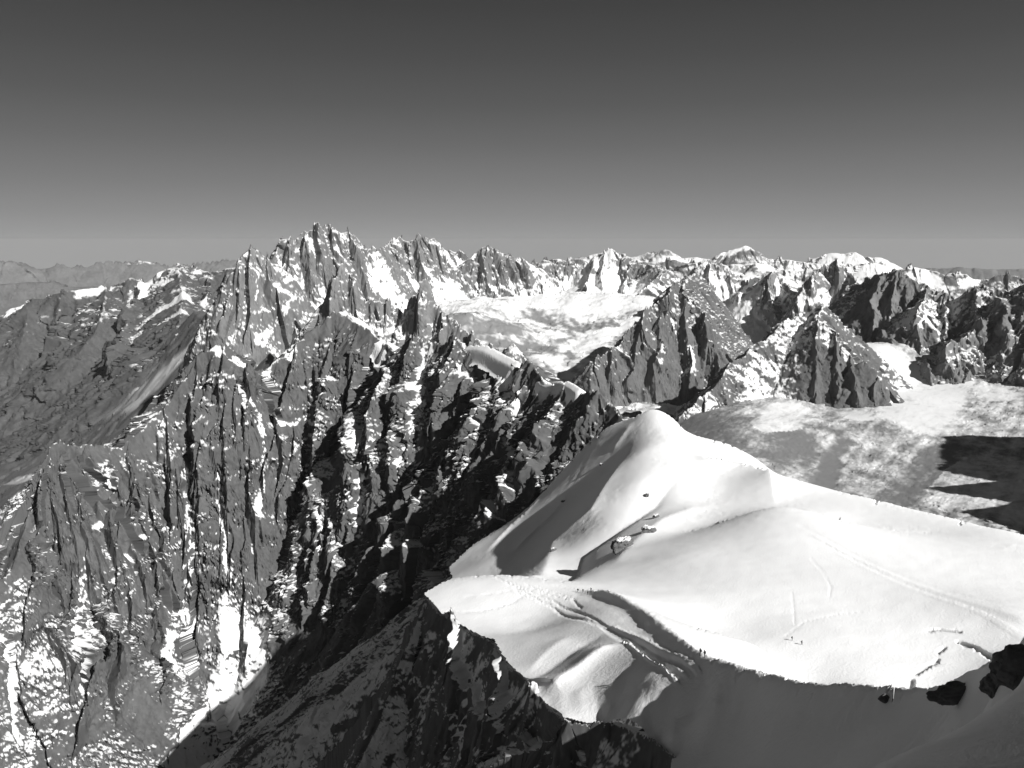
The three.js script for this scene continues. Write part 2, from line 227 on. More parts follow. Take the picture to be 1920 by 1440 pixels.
// ------------------------------------------------------------------ a rock mountain
function mountain(o) {
  // o: crest lists of [px, py, d]; spurs: lists of [px, py] laid on the slopes and raised by prot; snow: [[px,py]..., halfwidth]
  const R = new Ridges(), k = o.k ?? 1.3, D0 = o.D0 ?? 1e9, k2 = o.k2 ?? k;
  for (const c of o.crest || []) o.lr === false ? R.line(c.map((p) => at(...p)), k, D0, k2, o.kr ?? k) : R.line(c.map((p) => at(...p)), o.kr ?? k, D0, k2, k);
  for (const f of o.extra || []) R.line(f.pts, f.k, f.D0, f.k2);
  const base = new Ridges(); base.s = R.s.slice();
  const [d0, d1] = o.range || [1, 2];
  for (const [si, s] of (o.spurs || []).entries()) { // each spur is a chain of towers and notches
    const prot = s.prot ?? o.prot ?? 40, ks = s.k ?? o.ks ?? 1.5, kl = s.kl ?? o.kl ?? 3.6, key = s.p.map(([px, py]) => base.hit(px, py, d0, d1)), pts = [], rise = [];
    let total = 0; for (let i = 0; i + 1 < key.length; i++) total += Math.hypot(key[i + 1][0] - key[i][0], key[i + 1][1] - key[i][1], key[i + 1][2] - key[i][2]);
    const n = Math.max(key.length, Math.min(14, Math.round(total / (prot * 1.1))));
    for (let i = 0; i <= n; i++) { const f = i / n * (key.length - 1), j = Math.min(key.length - 2, Math.floor(f)), t = f - j, q = [0, 1, 2].map((c) => mix(key[j][c], key[j + 1][c], t)); const wob = prot * .28; q[0] += wob * (rnd(i, si, 3) - .5); q[2] += wob * (rnd(i, si, 4) - .5); rise.push(prot * (i === 0 ? (s.top ?? .08) : i === n ? .1 : (.62 + .62 * rnd(i, si, o.seed ?? 1)) * mix(.45, 1, smooth(0, .45, i / n)))); pts.push(q); }
    R.rib(pts, rise, ks, kl);
  }
  const S = new Lines(); for (const s of o.snow || []) S.add(s.p.map(([px, py]) => R.hit(px, py, d0, d1)), s.r, s.v ?? 1);
  const A = o.amp ?? 30, L = o.size ?? 90, seed = o.seed ?? 1, jag = o.jag ?? A * .5, e = o.stretch ?? .22, fl = o.fall ?? .8, w = {}, so = seed * 31.7, warpA = o.warp ?? A * .35, blocks = o.blocks ?? 1;
  const place = (u, v, out) => {
    const wu = warpA * (noise(u / (L * .8), so, v / (L * .8)) + .4 * noise(u / (L * .26), so + 3, v / (L * .26))), wv = warpA * (noise(u / (L * .8), so + 40, v / (L * .8)) + .4 * noise(u / (L * .26), so + 43, v / (L * .26)));
    const h = R.at(u + wu, v + wv, w), d = w.d, wx = u + wu - w.qx, wz = v + wv - w.qz, il = 1 / Math.max(.5, d), nx = wx * il, nz = wz * il;
    const ml = L * .12, mx = noise(u / (ml * 3), h / (ml * 6), v / (ml * 3)) + .5 * noise(u / ml, h / (ml * 2), v / ml), mz = noise(u / (ml * 3) + 9, h / (ml * 6), v / (ml * 3) + 4);
    const m0 = S.s.length ? S.mask(u + ml * 1.1 * mx, v + ml * 1.1 * mz) : 0, m = m0 * clamp(.85 + .5 * mx, 0, 1), calm = 1 - .8 * clamp(m);
    const gx = u - wx * fl, gz = v - wz * fl, y = h * e;
    const warp = (noise(gx / (L * .9) + so, y / (L * .9), gz / (L * .9)) + .5 * noise(gx / (L * .3) + so, h * .12 / (L * .3), gz / (L * .3))) * L * .22;
    const big = facet((gx + warp) / L + so, h * .06 / L, (gz - warp) / L, seed + 11), midf = facet((gx - warp * .6) / (L * .4) + so, h * .1 / (L * .4), (gz + warp * .5) / (L * .4), seed + 7);
    const pil = facet((gx + warp * .3) / (L * .17) + so, h * .055 / (L * .17), (gz - warp * .3) / (L * .17), seed + 21);
    const gully = Math.abs(noise((gx + warp) / (L * .8) + so, y / (L * 1.4) + 7, (gz - warp) / (L * .8))) * 1.7 - .45;
    const ledge = noise(u / (L * .75) + so + 50, h / (L * .32), v / (L * .75)) + .5 * noise(u / (L * .3) + so, h / (L * .16), v / (L * .3)), rough = smooth(-.25, .45, ledge);   // broken bands between clean slabs
    const f1 = facet((gx + warp * .3) / (L * .2) + so, h * .3 / (L * .2), gz / (L * .2), seed), f2 = facet(u / (L * .085) + so, h * .6 / (L * .085), v / (L * .085), seed + 5);
    let D = A * ((o.wBig ?? .85) * big + .46 * midf + (o.wPil ?? .2) * pil + (o.wGully ?? .55) * gully + blocks * ((.13 + .15 * rough) * f1 + (.035 + .11 * rough) * f2)) * calm;
    if (o.micro) D += o.micro * facet(u / (L * .05), h * .55 / (L * .05), v / (L * .05), seed + 9) * calm * (.35 + rough);
    const fade = smooth(0, A * 1.4, d), J = jag * calm * (noise(u / (L * .5), so, v / (L * .5)) * .8 + .55 * facet(u / (L * .22), so, v / (L * .22), seed + 3) + .25 * noise(u / (L * .1), so, v / (L * .1)));
    D = D * fade - (m > 0 ? A * .28 * m * fade : 0);
    out[0] = u + nx * D; out[2] = v + nz * D; out[1] = h + J * (1 - .55 * fade) + D * .1; out[3] = m;
  };
  const thr = o.thr ?? .7, ra = o.rock ?? .11, sa = o.white ?? .82, sf = o.soft ?? .08, pl = o.patch ?? 160, ps = o.patchy ?? .16, sm = o.speck ?? L * .1, high = o.high ?? 0, y0 = o.y0 ?? -400;
  const colour = (x, y, z, ny, m, nx, nz) => {
    const big = fbm(x / pl + so, y / pl, z / pl, 2), fine = noise(x / sm, y / sm, z / sm + so) + .6 * noise(x / sm * 2.7, y / sm * 2.7, z / sm * 2.7);
    const ledge = noise(x / (L * .75) + so + 50, y / (L * .32), z / (L * .75)) + .5 * noise(x / (L * .3) + so, y / (L * .16), z / (L * .3));
    let s = ny - thr + ps * big + .2 * ledge + .2 * fine + m * (m > 0 ? .85 * smooth(.2, .5, ny) : 1.1) + high * (y - y0) / 1000 + (o.basin ? .42 * smooth(o.basin[0], o.basin[1], -y) : 0) - (o.lee ? o.lee * (nx * SUN.x + nz * SUN.z) : 0);
    const t = smooth(-sf, sf, s), rock = ra * (1 + .3 * noise(x / (L * .6), y / (L * 1.6), z / (L * .6) + 3) + .26 * noise(x / (L * .1), y / (L * .4), z / (L * .1)) + .22 * noise(x / (L * .045), y / (L * .09), z / (L * .045)));
    return mix(rock, sa * (1 - .04 * Math.abs(big)), t);
  };
  const geo = surface(place, o.dom ?? { az: o.az, d: o.range, nu: o.nu ?? 40, nv: o.nv ?? 30 }, colour, { finest: o.finest, ymin: o.ymin, detail: o.detail, say: o.label, keep: o.keep });
  const mesh = structure(o.name, geo, o.label, o.category ?? 'mountain');
  mesh.ridges = R; return mesh;
}
const SNOW_EDGE = [[1255, 1480, 146], [1262, 1410, 162], [1225, 1388, 169], [1150, 1355, 181], [1060, 1347, 187], [1028, 1330, 196], [995, 1292, 210], [985, 1270, 221], [958, 1250, 234], [940, 1225, 251], [928, 1200, 270], [895, 1182, 288], [870, 1174, 300], [830, 1152, 318], [798, 1116, 347], [830, 1098, 360], [852, 1084, 370], [880, 1080, 430], [870, 1080, 560], [845, 1062, 865], [880, 1028, 892], [980, 958, 958], [1060, 878, 968], [1150, 798, 949], [1200, 772, 907],
  [1220, 768, 975], [1300, 815, 995], [1450, 875, 930], [1560, 905, 860], [1700, 940, 830], [1920, 990, 750], [2300, 1060, 700], [2600, 1300, 150], [2600, 1700, 40], [1700, 2400, 30], [1300, 2000, 60]].map(([px, py, d]) => { const p = at(px, py, d); return [p[0], p[2]]; });
// ------------------------------------------------------------------ the near snow ridge: arête, plateau, dome
const ARETE = [[1990, 1190, 82], [1920, 1232, 96], [1830, 1292, 112], [1750, 1325, 122], [1600, 1318, 137], [1500, 1308, 150], [1400, 1275, 168], [1320, 1243, 185], [1250, 1192, 225], [1180, 1140, 285], [1120, 1115, 330], [1085, 1108, 345], [1000, 1086, 365], [930, 1078, 372], [860, 1086, 365]];
const areteCurve = new THREE.CatmullRomCurve3(ARETE.map((p) => new THREE.Vector3(...at(...p))), false, 'centripetal'), CREST = areteCurve.getSpacedPoints(48).map((p) => [p.x, p.y, p.z]);
const snowPts = [
  // left flank down to the cliff edge
  [800, 1115, 345], [830, 1150, 318], [870, 1172, 300], [930, 1198, 270], [960, 1248, 234], [995, 1290, 210], [1060, 1345, 187], [1150, 1352, 181], [1230, 1385, 168],
  [900, 1130, 326], [1000, 1180, 290], [1060, 1260, 218], [1100, 1200, 237], [1180, 1260, 199], [1180, 1330, 179], [1280, 1310, 173], [1060, 1140, 314],
  // shaded slope below the camera
  [1280, 1400, 164], [1250, 1440, 157], [1400, 1400, 148], [1400, 1340, 158], [1600, 1440, 112], [1600, 1380, 124], [1750, 1380, 104], [1880, 1400, 84], [1880, 1320, 96], [1500, 1440, 128], [1750, 1500, 84], [1400, 1560, 125],
  // plateau
  // the rounded edge of the plateau above the hollow
  [1370, 1030, 452], [1280, 1042, 440], [1180, 1070, 425], [1080, 1090, 398], [1450, 1010, 470], [1230, 1040, 470], [1140, 1065, 450], [1030, 1088, 420],
  // ridge to the right and the flank beyond it
  [1455, 950, 560], [1600, 1040, 455], [1750, 1100, 408], [1920, 1160, 358], [2100, 1210, 310],
  [1750, 1000, 575], [1600, 980, 595], [1900, 1080, 460], [1920, 1003, 600], [1800, 975, 640], [1680, 948, 690], [1560, 920, 725], [1450, 885, 760], [2100, 1060, 540], [1500, 930, 670],
  // dome
  [1220, 768, 885], [1205, 775, 892], [1255, 780, 862], [1285, 830, 800], [1310, 855, 776], [1300, 823, 862], [1370, 842, 850], [1430, 870, 815], [1380, 885, 738], [1435, 898, 700], [1350, 930, 680], [1350, 980, 598], [1290, 1000, 573], [1420, 960, 604],
  // its dark flank falling to the left
  [1150, 800, 945], [1060, 880, 965], [980, 960, 955], [880, 1030, 890], [850, 1060, 865], [1200, 850, 785], [1200, 900, 706], [1150, 870, 835], [1100, 950, 740], [1050, 950, 850], [1000, 1020, 775], [1000, 1060, 690], [1100, 1060, 545], [1200, 1000, 590], [1240, 940, 668], [920, 1050, 790], [1150, 980, 640], [1150, 1030, 560],
  // off the dome and off the rim beyond
];
const level = [[1485, 1197, -152], [1600, 1290, -147], [1600, 1250, -149], [1700, 1260, -148], [1750, 1300, -147], [1850, 1250, -147], [1400, 1100, -160], [1300, 1130, -158], [1300, 1180, -154], [1400, 1220, -151], [1700, 1150, -154], [1850, 1180, -150], [1980, 1200, -147], [2150, 1260, -145], [1200, 1110, -161], [1550, 1080, -161], [1600, 1150, -155], [1500, 1290, -149]].map(([px, py, y]) => { const s = sight(px, py); return at(px, py, y / s[1]); });
const rightSide = []; for (let i = 1; i < 25; i += 1) { const a = CREST[i - 1], b = CREST[i + 1], p = CREST[i], l = Math.hypot(b[0] - a[0], b[2] - a[2]), nx = -(b[2] - a[2]) / l, nz = (b[0] - a[0]) / l, far = smooth(27, 17, i); for (const [d, k] of [[8, 7], [30, 26]]) if (d < 20 || i % 3 === 0) rightSide.push([p[0] + nx * d, Math.max(p[1] - k * far, -156), p[2] + nz * d]); }
const beyond = [[1220, 768, 970, -60], [1300, 815, 965, -80], [1450, 875, 900, -70], [1560, 905, 830, -70], [1700, 940, 800, -70], [1920, 990, 720, -60], [2100, 1040, 680, -60], [1150, 795, 1010, -60]].map(([px, py, d, dy]) => { const p = at(px, py, d); p[1] += dy; return p; });
const snowBase = spline([...CREST, ...snowPts.map((p) => at(...p)), ...level, ...rightSide, ...beyond, [60, -30, -30], [10, -60, -70], [120, -20, -60], [-10, -110, -120]]);
const areteLine = new Lines().add(CREST, 1);
const groundHit = (px, py, d0 = 80, d1 = 1150, fn = snowBase) => { const s = sight(px, py); let a = d0; for (let i = 1; i <= 400; i++) { const d = d0 * Math.pow(d1 / d0, i / 400); if (s[1] * d < fn(s[0] * d, s[2] * d)) { let lo = a, hi = d; for (let j = 0; j < 20; j++) { const m = (lo + hi) / 2; if (s[1] * m < fn(s[0] * m, s[2] * m)) hi = m; else lo = m; } return [s[0] * hi, fn(s[0] * hi, s[2] * hi), s[2] * hi]; } a = d; } const d = d1 * .6; return [s[0] * d, fn(s[0] * d, s[2] * d), s[2] * d]; };
// ribs and gullies lying on the snow: sightings along the line, rise in metres, how far it reaches to the left and to the right of the way it runs
const creases = [];
for (const [pts, a, wl, wr] of [
  [[[1225, 775], [1187, 832], [1107, 970], [1034, 1032], [976, 1082]], 9, 14, 34],                // the long rib down from the dome, lit on its near side
  [[[1300, 870], [1229, 940], [1173, 976], [1096, 1032], [1032, 1087]], -8, 9, 22],                // the gully beside it
  [[[1370, 935], [1300, 957], [1240, 985], [1180, 1035], [1150, 1062]], 6, 20, 14],                // the hump with the boulders
  [[[1110, 895], [1060, 935], [1000, 1000], [960, 1040]], 3, 4, 9],
  [[[1060, 885], [1020, 925], [960, 985], [905, 1040]], 2.4, 3.5, 8],
  [[[1190, 790], [1160, 830], [1145, 850]], 2.4, 3, 8],
  [[[1455, 950], [1448, 915], [1440, 888], [1390, 876], [1330, 868], [1290, 840]], 6, 16, 4.5],     // the step where the wind has cut the crest
  [[[1150, 1178], [1090, 1208], [1010, 1270], [985, 1285]], -1.6, 4, 7],                            // flutes on the left flank of the arête
  [[[1170, 1200], [1110, 1240], [1040, 1290], [1010, 1300]], 3.6, 4, 13],
  [[[1075, 1185], [1020, 1230], [985, 1265]], .9, 3, 5],
  [[[1240, 1250], [1160, 1320], [1120, 1345]], 1.2, 5, 7],
  [[[1345, 1300], [1265, 1335], [1200, 1385]], -2.6, 3.5, 6],
  [[[1375, 1316], [1310, 1352], [1235, 1390]], 2.2, 4, 5],
]) creases.push({ l: new Lines().add(pts.map((p) => groundHit(...p)), 1), a, wl, wr });
for (const c of creases) { const s = c.l.s[c.l.s.length - 1]; c.len = s[11] + s[12]; c.w = Math.max(c.wl, c.wr) * 3.5; const xs = c.l.s.flatMap((q) => [q[0], q[0] + q[2]]), zs = c.l.s.flatMap((q) => [q[1], q[1] + q[3]]); c.box = [Math.min(...xs) - c.w, Math.max(...xs) + c.w, Math.min(...zs) - c.w, Math.max(...zs) + c.w]; }
const oC = {};
function creased(u, v) { let h = 0; for (const c of creases) { if (u < c.box[0] || u > c.box[1] || v < c.box[2] || v > c.box[3]) continue; c.l.near(u, v, oC); const w = oC.side < 0 ? c.wl : c.wr, e = oC.d / w; if (e > 3.5) continue; const end = smooth(0, .3, oC.run / c.len) * smooth(0, .22, 1 - oC.run / c.len); h += c.a * end * (Math.exp(-Math.sqrt(e * e + .02)) - Math.exp(-3.5) * e / 3.5); } return h; }
// trails and furrows
const trails = new Lines();
const T = (pts, r, v) => trails.add(pts.map((p) => groundHit(...p)), r, v);
T([[930, 1082], [955, 1095], [1000, 1120], [1040, 1140], [1090, 1160], [1140, 1180], [1200, 1215], [1260, 1255], [1290, 1280]], 1.0, -.55);
T([[950, 1088], [990, 1108], [1040, 1128], [1080, 1145], [1130, 1170], [1190, 1200], [1250, 1235], [1300, 1262]], .9, -.5);
T([[985, 1095], [1020, 1112], [1075, 1125], [1090, 1140]], .8, -.45);
T([[1005, 1100], [1050, 1115], [1085, 1122]], .8, -.4);
T([[1020, 1128], [1060, 1140], [1095, 1150]], .8, -.45);
T([[1150, 1175], [1200, 1195], [1250, 1225], [1310, 1260]], .9, .5);
T([[1165, 1200], [1215, 1232], [1270, 1275]], .9, .45);
T([[960, 1095], [975, 1115], [1000, 1125]], .6, -.3);
T([[840, 1147], [900, 1145], [960, 1130], [1000, 1105]], .7, -.35);
T([[870, 1120], [930, 1112], [990, 1104]], .6, -.25);
T([[1310, 1255], [1350, 1270], [1400, 1290], [1450, 1303]], .9, -.4);
T([[1520, 1045], [1545, 1075], [1558, 1100], [1555, 1120]], .45, -.16);
T([[1485, 1112], [1488, 1140], [1490, 1170]], .45, -.16);
T([[1470, 1195], [1510, 1165], [1570, 1152], [1620, 1146]], .45, -.16);
for (let i = 0; i < 7; i += 2) T([[1500 + i * 12, 985 + i * 9], [1620 + i * 14, 1050 + i * 9], [1760 + i * 14, 1105 + i * 8], [1930, 1150 + i * 9]], 2.4, i % 4 ? .14 : -.14);
// the open crevasses on the plateau
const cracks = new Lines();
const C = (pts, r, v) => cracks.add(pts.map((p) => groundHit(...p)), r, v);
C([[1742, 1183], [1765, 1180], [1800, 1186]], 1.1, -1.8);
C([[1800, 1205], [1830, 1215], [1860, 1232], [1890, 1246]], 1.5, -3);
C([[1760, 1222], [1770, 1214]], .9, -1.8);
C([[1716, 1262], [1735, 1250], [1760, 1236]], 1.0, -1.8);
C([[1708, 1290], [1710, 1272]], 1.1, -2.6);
const wS = {}, oA = {};
function snowHeight(u, v, detail = true) {
  let h = snowBase(u, v);
  areteLine.near(u, v, oA);
  const wob = 1 + .2 * noise(oA.run / 26, 3.3, .5), left = oA.side < 0, d = oA.d;
  h += (left ? 3.2 * Math.exp(-Math.pow(d / 3.2, 2)) * wob : 3.2 * wob * Math.exp(-d / 12)) * smooth(352, 320, Math.hypot(u, v)) ;
  h += creased(u, v);
  if (detail) {
    const tr = trails.mask(u, v) * mix(smooth(6, 20, d), 1, Math.hypot(u, v) > 330 ? 1 : left ? smooth(172, 190, Math.hypot(u, v)) : 0), cr = cracks.mask(u + .8 * noise(u / 5, 1, v / 5), v + .8 * noise(u / 5, 8, v / 5));
    h += tr + cr * .45;
    h += .16 * noise(u / 9, 0, v / 9) + .03 * noise(u / 7, 5, v / 2.6) + .7 * noise(u / 55, 4, v / 55) + .05 * noise(u / 3.2, 2, v / 1.7);
    const crust = smooth(470, 560, Math.hypot(u, v)) * smooth(-.1, .35, noise(u / 45, 7, v / 45)); if (crust > 0) h += crust * (.35 * noise(u / 10, 2, v / 3.5) + .2 * facet(u / 7, 0, v / 3.2, 6));   // wind crust high on the dome
    if (d < 7) h += (1 - d / 7) * (.25 * noise(u / 2.2, 1, v / 2.2) + .2 * facet(u / 2.2, 0, v / 2.2, 3));     // lumps thrown out along the trail
    if (left && d < 90 && Math.hypot(u, v) < 200) h += .3 * smooth(0, 20, d) * noise(u / 4, 3, v / 13);
    if (left && d < 26) h += .14 * (1 - d / 26) * noise(u / 1.6, 6, v / 1.6);
  }
  return h;
}
{
  const place = (u, v, out) => { out[0] = u; out[2] = v; out[1] = snowHeight(u, v); out[3] = 0; };
  const colour = (x, y, z) => mix(.89 + .02 * noise(x / 14, y / 14, z / 14), .5, clamp(-.6 * cracks.mask(x + .8 * noise(x / 5, 1, z / 5), z + .8 * noise(x / 5, 8, z / 5))));   // bare ice and the undercut shade of the crevasses, both put into the colour
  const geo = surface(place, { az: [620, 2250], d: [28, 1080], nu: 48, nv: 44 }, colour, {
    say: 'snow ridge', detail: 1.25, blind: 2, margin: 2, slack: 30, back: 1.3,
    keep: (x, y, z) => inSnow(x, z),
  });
  const uv = new Float32Array(geo.attributes.position.count * 2); for (let i = 0; i < uv.length / 2; i++) { uv[i * 2] = geo.attributes.position.array[i * 3] / 12; uv[i * 2 + 1] = geo.attributes.position.array[i * 3 + 2] / 12; }
  geo.setAttribute('uv', new THREE.BufferAttribute(uv, 2));
  const N = 512, data = new Uint8Array(N * N * 4), per = (x, y, f, s) => { const a = x / N * 6.2831853, b = y / N * 6.2831853, r = f / 6.2831853; return noise(Math.cos(a) * r + s, Math.sin(a) * r + Math.cos(b) * r * .7, Math.sin(b) * r + s * 2); };
  for (let j = 0; j < N; j++) for (let i = 0; i < N; i++) { const v = 128 + 70 * per(i, j, 16, 1) + 42 * per(i, j, 40, 5) + 22 * per(i, j, 90, 8); data.set([v, v, v, 255], (j * N + i) * 4); }
  const grain = new THREE.DataTexture(data, N, N); grain.wrapS = grain.wrapT = THREE.RepeatWrapping; grain.magFilter = THREE.LinearFilter; grain.needsUpdate = true;
  const snowMat = new THREE.MeshStandardMaterial({ vertexColors: true, roughness: .8, bumpMap: grain, bumpScale: .13 });
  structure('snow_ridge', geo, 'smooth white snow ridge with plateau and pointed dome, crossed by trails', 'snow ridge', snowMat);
}
function inSnow(x, z) { // inside the line where the snow ends above the cliffs
  let inside = false; const P = SNOW_EDGE; for (let i = 0, j = P.length - 1; i < P.length; j = i++) if ((P[i][1] > z) !== (P[j][1] > z) && x < (P[j][0] - P[i][0]) * (z - P[i][1]) / (P[j][1] - P[i][1]) + P[i][0]) inside = !inside; return inside;
}
// ------------------------------------------------------------------ rock below the snow
const CLIFF = [[1262, 1413, 161], [1225, 1391, 168], [1150, 1358, 180], [1060, 1350, 186], [1028, 1333, 195], [995, 1296, 209], [985, 1274, 220], [958, 1254, 233], [940, 1229, 250], [928, 1204, 269], [895, 1186, 287], [870, 1178, 299], [830, 1156, 317], [798, 1119, 346], [830, 1101, 360], [855, 1088, 372]];
mountain({ name: 'rock_cliff', category: 'cliff', label: 'dark granite cliff dropping away under the near snow nose, broken into slabs', seed: 2,
  lr: false, crest: [CLIFF], k: 2.3, D0: 55, k2: 1.0, kr: .9, range: [130, 620], az: [430, 1420], amp: 5, size: 26, jag: 1.6, stretch: .35, thr: .62, patch: 40, patchy: .2, nu: 44, nv: 40,
  spurs: [{ p: [[830, 1150], [850, 1230], [880, 1330], [900, 1420]], prot: 7, k: 1.9 }, { p: [[930, 1210], [930, 1300], [950, 1400]], prot: 6, k: 2 }, { p: [[1000, 1295], [985, 1360], [960, 1440]], prot: 6, k: 2 }],
  snow: [{ p: [[900, 1250], [895, 1300], [885, 1335]], r: 5 }, { p: [[870, 1260], [880, 1310]], r: 2.5 }] });
mountain({ name: 'rock_flank', category: 'mountain flank', label: 'shadowed rock and snow flank falling left beneath the dark side of the dome', seed: 3,
  crest: [[[1200, 800, 935], [1150, 830, 970], [1060, 914, 990], [980, 990, 975], [880, 1050, 908], [848, 1082, 880], [825, 1140, 760]]], lr: false, k: 1.12, kr: .9, range: [520, 1250], az: [250, 1240], amp: 14, size: 60, jag: 4, thr: .7, patch: 70, patchy: .3, stretch: .2,
  spurs: [{ p: [[980, 964], [930, 1010], [880, 1060], [840, 1090]], prot: 12 }] });
// ------------------------------------------------------------------ the great wall on the left
const wallRibs = [];
for (let i = 0; i < 62; i++) { // narrow ribs between the great pillars
  const x = 70 + (i + .7 * rnd(i, 1, 9)) / 62 * 1010, top = 640 + 190 * smooth(420, 120, x) + 60 * smooth(700, 1080, x), y = top + 40 + 330 * rnd(i, 2, 9) * (x > 850 ? .5 : 1), n = 3 + Math.floor(rnd(i, 3, 9) * 3), lean = (x - 420) / 900 * -.42, p = [];
  for (let k = 0; k <= n; k++) { const dy = k * (45 + 25 * rnd(i, 4, 9)); p.push([x + dy * lean + 14 * (rnd(i, k, 10) - .5), y + dy]); }
  wallRibs.push({ p, prot: 20 + 30 * rnd(i, 5, 9), k: 1.2 + rnd(i, 6, 9) });
}
const WALL = [[60, 945, 1650], [83, 860, 1680], [95, 838, 1690], [110, 828, 1700], [143, 830, 1720], [182, 830, 1740], [233, 833, 1760], [247, 817, 1770], [290, 783, 1800], [307, 760, 1815], [333, 727, 1840], [353, 700, 1860], [370, 667, 1880], [390, 650, 1890], [417, 645, 1880], [440, 664, 1870], [463, 677, 1860], [480, 690, 1870], [497, 690, 1880], [520, 668, 1890], [553, 647, 1900], [575, 625, 1920], [593, 613, 1930], [610, 597, 1940], [627, 585, 1950], [648, 592, 1940], [670, 606, 1900], [695, 625, 1870], [715, 642, 1840], [755, 667, 1760], [768, 640, 1720], [780, 625, 1700], [805, 640, 1680], [830, 640, 1650], [840, 633, 1640], [853, 627, 1620], [867, 652, 1600], [907, 668, 1540], [940, 680, 1490], [970, 686, 1430], [990, 673, 1400], [1003, 690, 1370], [1010, 707, 1350], [1033, 728, 1300], [1060, 720, 1250], [1087, 732, 1200], [1107, 728, 1160], [1120, 735, 1130], [1140, 750, 1120], [1173, 782, 1070], [1200, 806, 1010]];
mountain({ name: 'granite_wall', category: 'rock wall', label: 'huge sunlit granite wall of pillars and snowy gullies filling the left side', seed: 4,
  crest: [WALL, [[60, 945, 1650], [30, 1040, 1560], [-60, 1200, 1450], [-150, 1400, 1350]]], k: 1.5, D0: 330, k2: 1.15, kr: 1.0, range: [860, 2250], az: [-260, 1290], amp: 36, size: 88, jag: 9, thr: .875, speck: 6.5, patch: 110, patchy: .24, warp: 7, rock: .088, finest: .2, detail: 1.1, wPil: .24, nu: 60, nv: 46, micro: 5, stretch: .17, fall: .86, ymin: -1400,
  prot: 78, ks: 1.25, kl: 5,
  spurs: [
    { p: [[463, 677], [466, 760], [464, 830], [470, 920], [480, 1040], [485, 1140]], prot: 62 },
    { p: [[560, 650], [548, 740], [535, 800], [528, 880], [520, 980]], prot: 60 },
    { p: [[612, 640], [612, 720], [605, 780], [592, 850], [590, 950], [585, 1040]], prot: 55 },
    { p: [[660, 640], [662, 720], [655, 800], [652, 870], [655, 960], [640, 1060]], prot: 60 },
    { p: [[735, 680], [715, 760], [703, 820], [698, 880], [690, 950], [688, 1030]], prot: 60 },
    { p: [[778, 630], [765, 700], [750, 770], [738, 830], [735, 900], [720, 970]], prot: 60 },
    { p: [[853, 632], [840, 700], [828, 770], [812, 830], [790, 890], [775, 960]], prot: 50 },
    { p: [[905, 680], [902, 730], [885, 800], [865, 870], [845, 940]], prot: 40 },
    { p: [[995, 680], [972, 740], [945, 800], [910, 860], [880, 930], [860, 980]], prot: 42 },
    { p: [[1060, 722], [1035, 790], [1000, 860], [955, 930], [915, 980]], prot: 30 },
    { p: [[1120, 738], [1095, 790], [1060, 850], [1020, 900]], prot: 22 },
    { p: [[243, 825], [236, 900], [232, 960], [222, 1040], [210, 1130], [185, 1230], [150, 1340], [135, 1430]], prot: 42, k: 3 },
    { p: [[90, 850], [82, 940], [75, 1030], [60, 1130], [40, 1230]], prot: 40 },
    { p: [[170, 830], [165, 930], [150, 1040], [130, 1160], [110, 1280]], prot: 24 },
    { p: [[305, 765], [315, 860], [318, 950], [312, 1050], [290, 1150]], prot: 34 },
    { p: [[372, 665], [372, 760], [370, 860], [376, 960], [378, 1060]], prot: 48 },
    { p: [[420, 650], [420, 740], [422, 830], [425, 930], [432, 1040], [440, 1120]], prot: 45 }, ...wallRibs,
  ],
  snow: [
    { p: [[345, 890], [352, 960], [350, 1040], [352, 1100], [338, 1190], [320, 1260]], r: 13 },
    { p: [[160, 1040], [158, 1085], [136, 1155], [140, 1210], [148, 1290]], r: 5 },
    { p: [[12, 1190], [28, 1300], [34, 1390]], r: 6 },
    { p: [[412, 900], [415, 1000], [428, 1060], [440, 1140]], r: 8 },
    { p: [[495, 810], [497, 900], [488, 960], [478, 1010]], r: 7 },
    { p: [[678, 890], [675, 930], [666, 985]], r: 9 }, { p: [[598, 950], [597, 1020]], r: 8 },
    { p: [[395, 655], [430, 668], [462, 680]], r: 9 }, { p: [[553, 652], [520, 678], [498, 700]], r: 7 },
    { p: [[530, 790], [570, 775], [605, 745]], r: 7 }, { p: [[435, 700], [470, 745], [498, 810]], r: 7 },
    { p: [[438, 1165], [442, 1230], [405, 1340], [350, 1460]], r: 40 }, { p: [[485, 1190], [475, 1260], [430, 1360]], r: 38 },
    { p: [[350, 1110], [348, 1170], [335, 1250]], r: 9, v: .7 },
    { p: [[870, 690], [880, 740], [905, 800]], r: 8 }, { p: [[950, 690], [955, 740], [962, 770]], r: 14 },
    { p: [[800, 660], [790, 720], [780, 800]], r: 16, v: .7 }, { p: [[980, 770], [960, 820], [930, 880]], r: 10, v: .6 },
    { p: [[1010, 712], [1028, 735]], r: 14 }, { p: [[1045, 725], [1062, 722]], r: 12 },
    { p: [[190, 905], [205, 890]], r: 8 }, { p: [[195, 990], [200, 970]], r: 8 },
    { p: [[690, 790], [675, 830]], r: 10 }, { p: [[760, 830], [745, 900]], r: 8, v: .7 },
  ] });
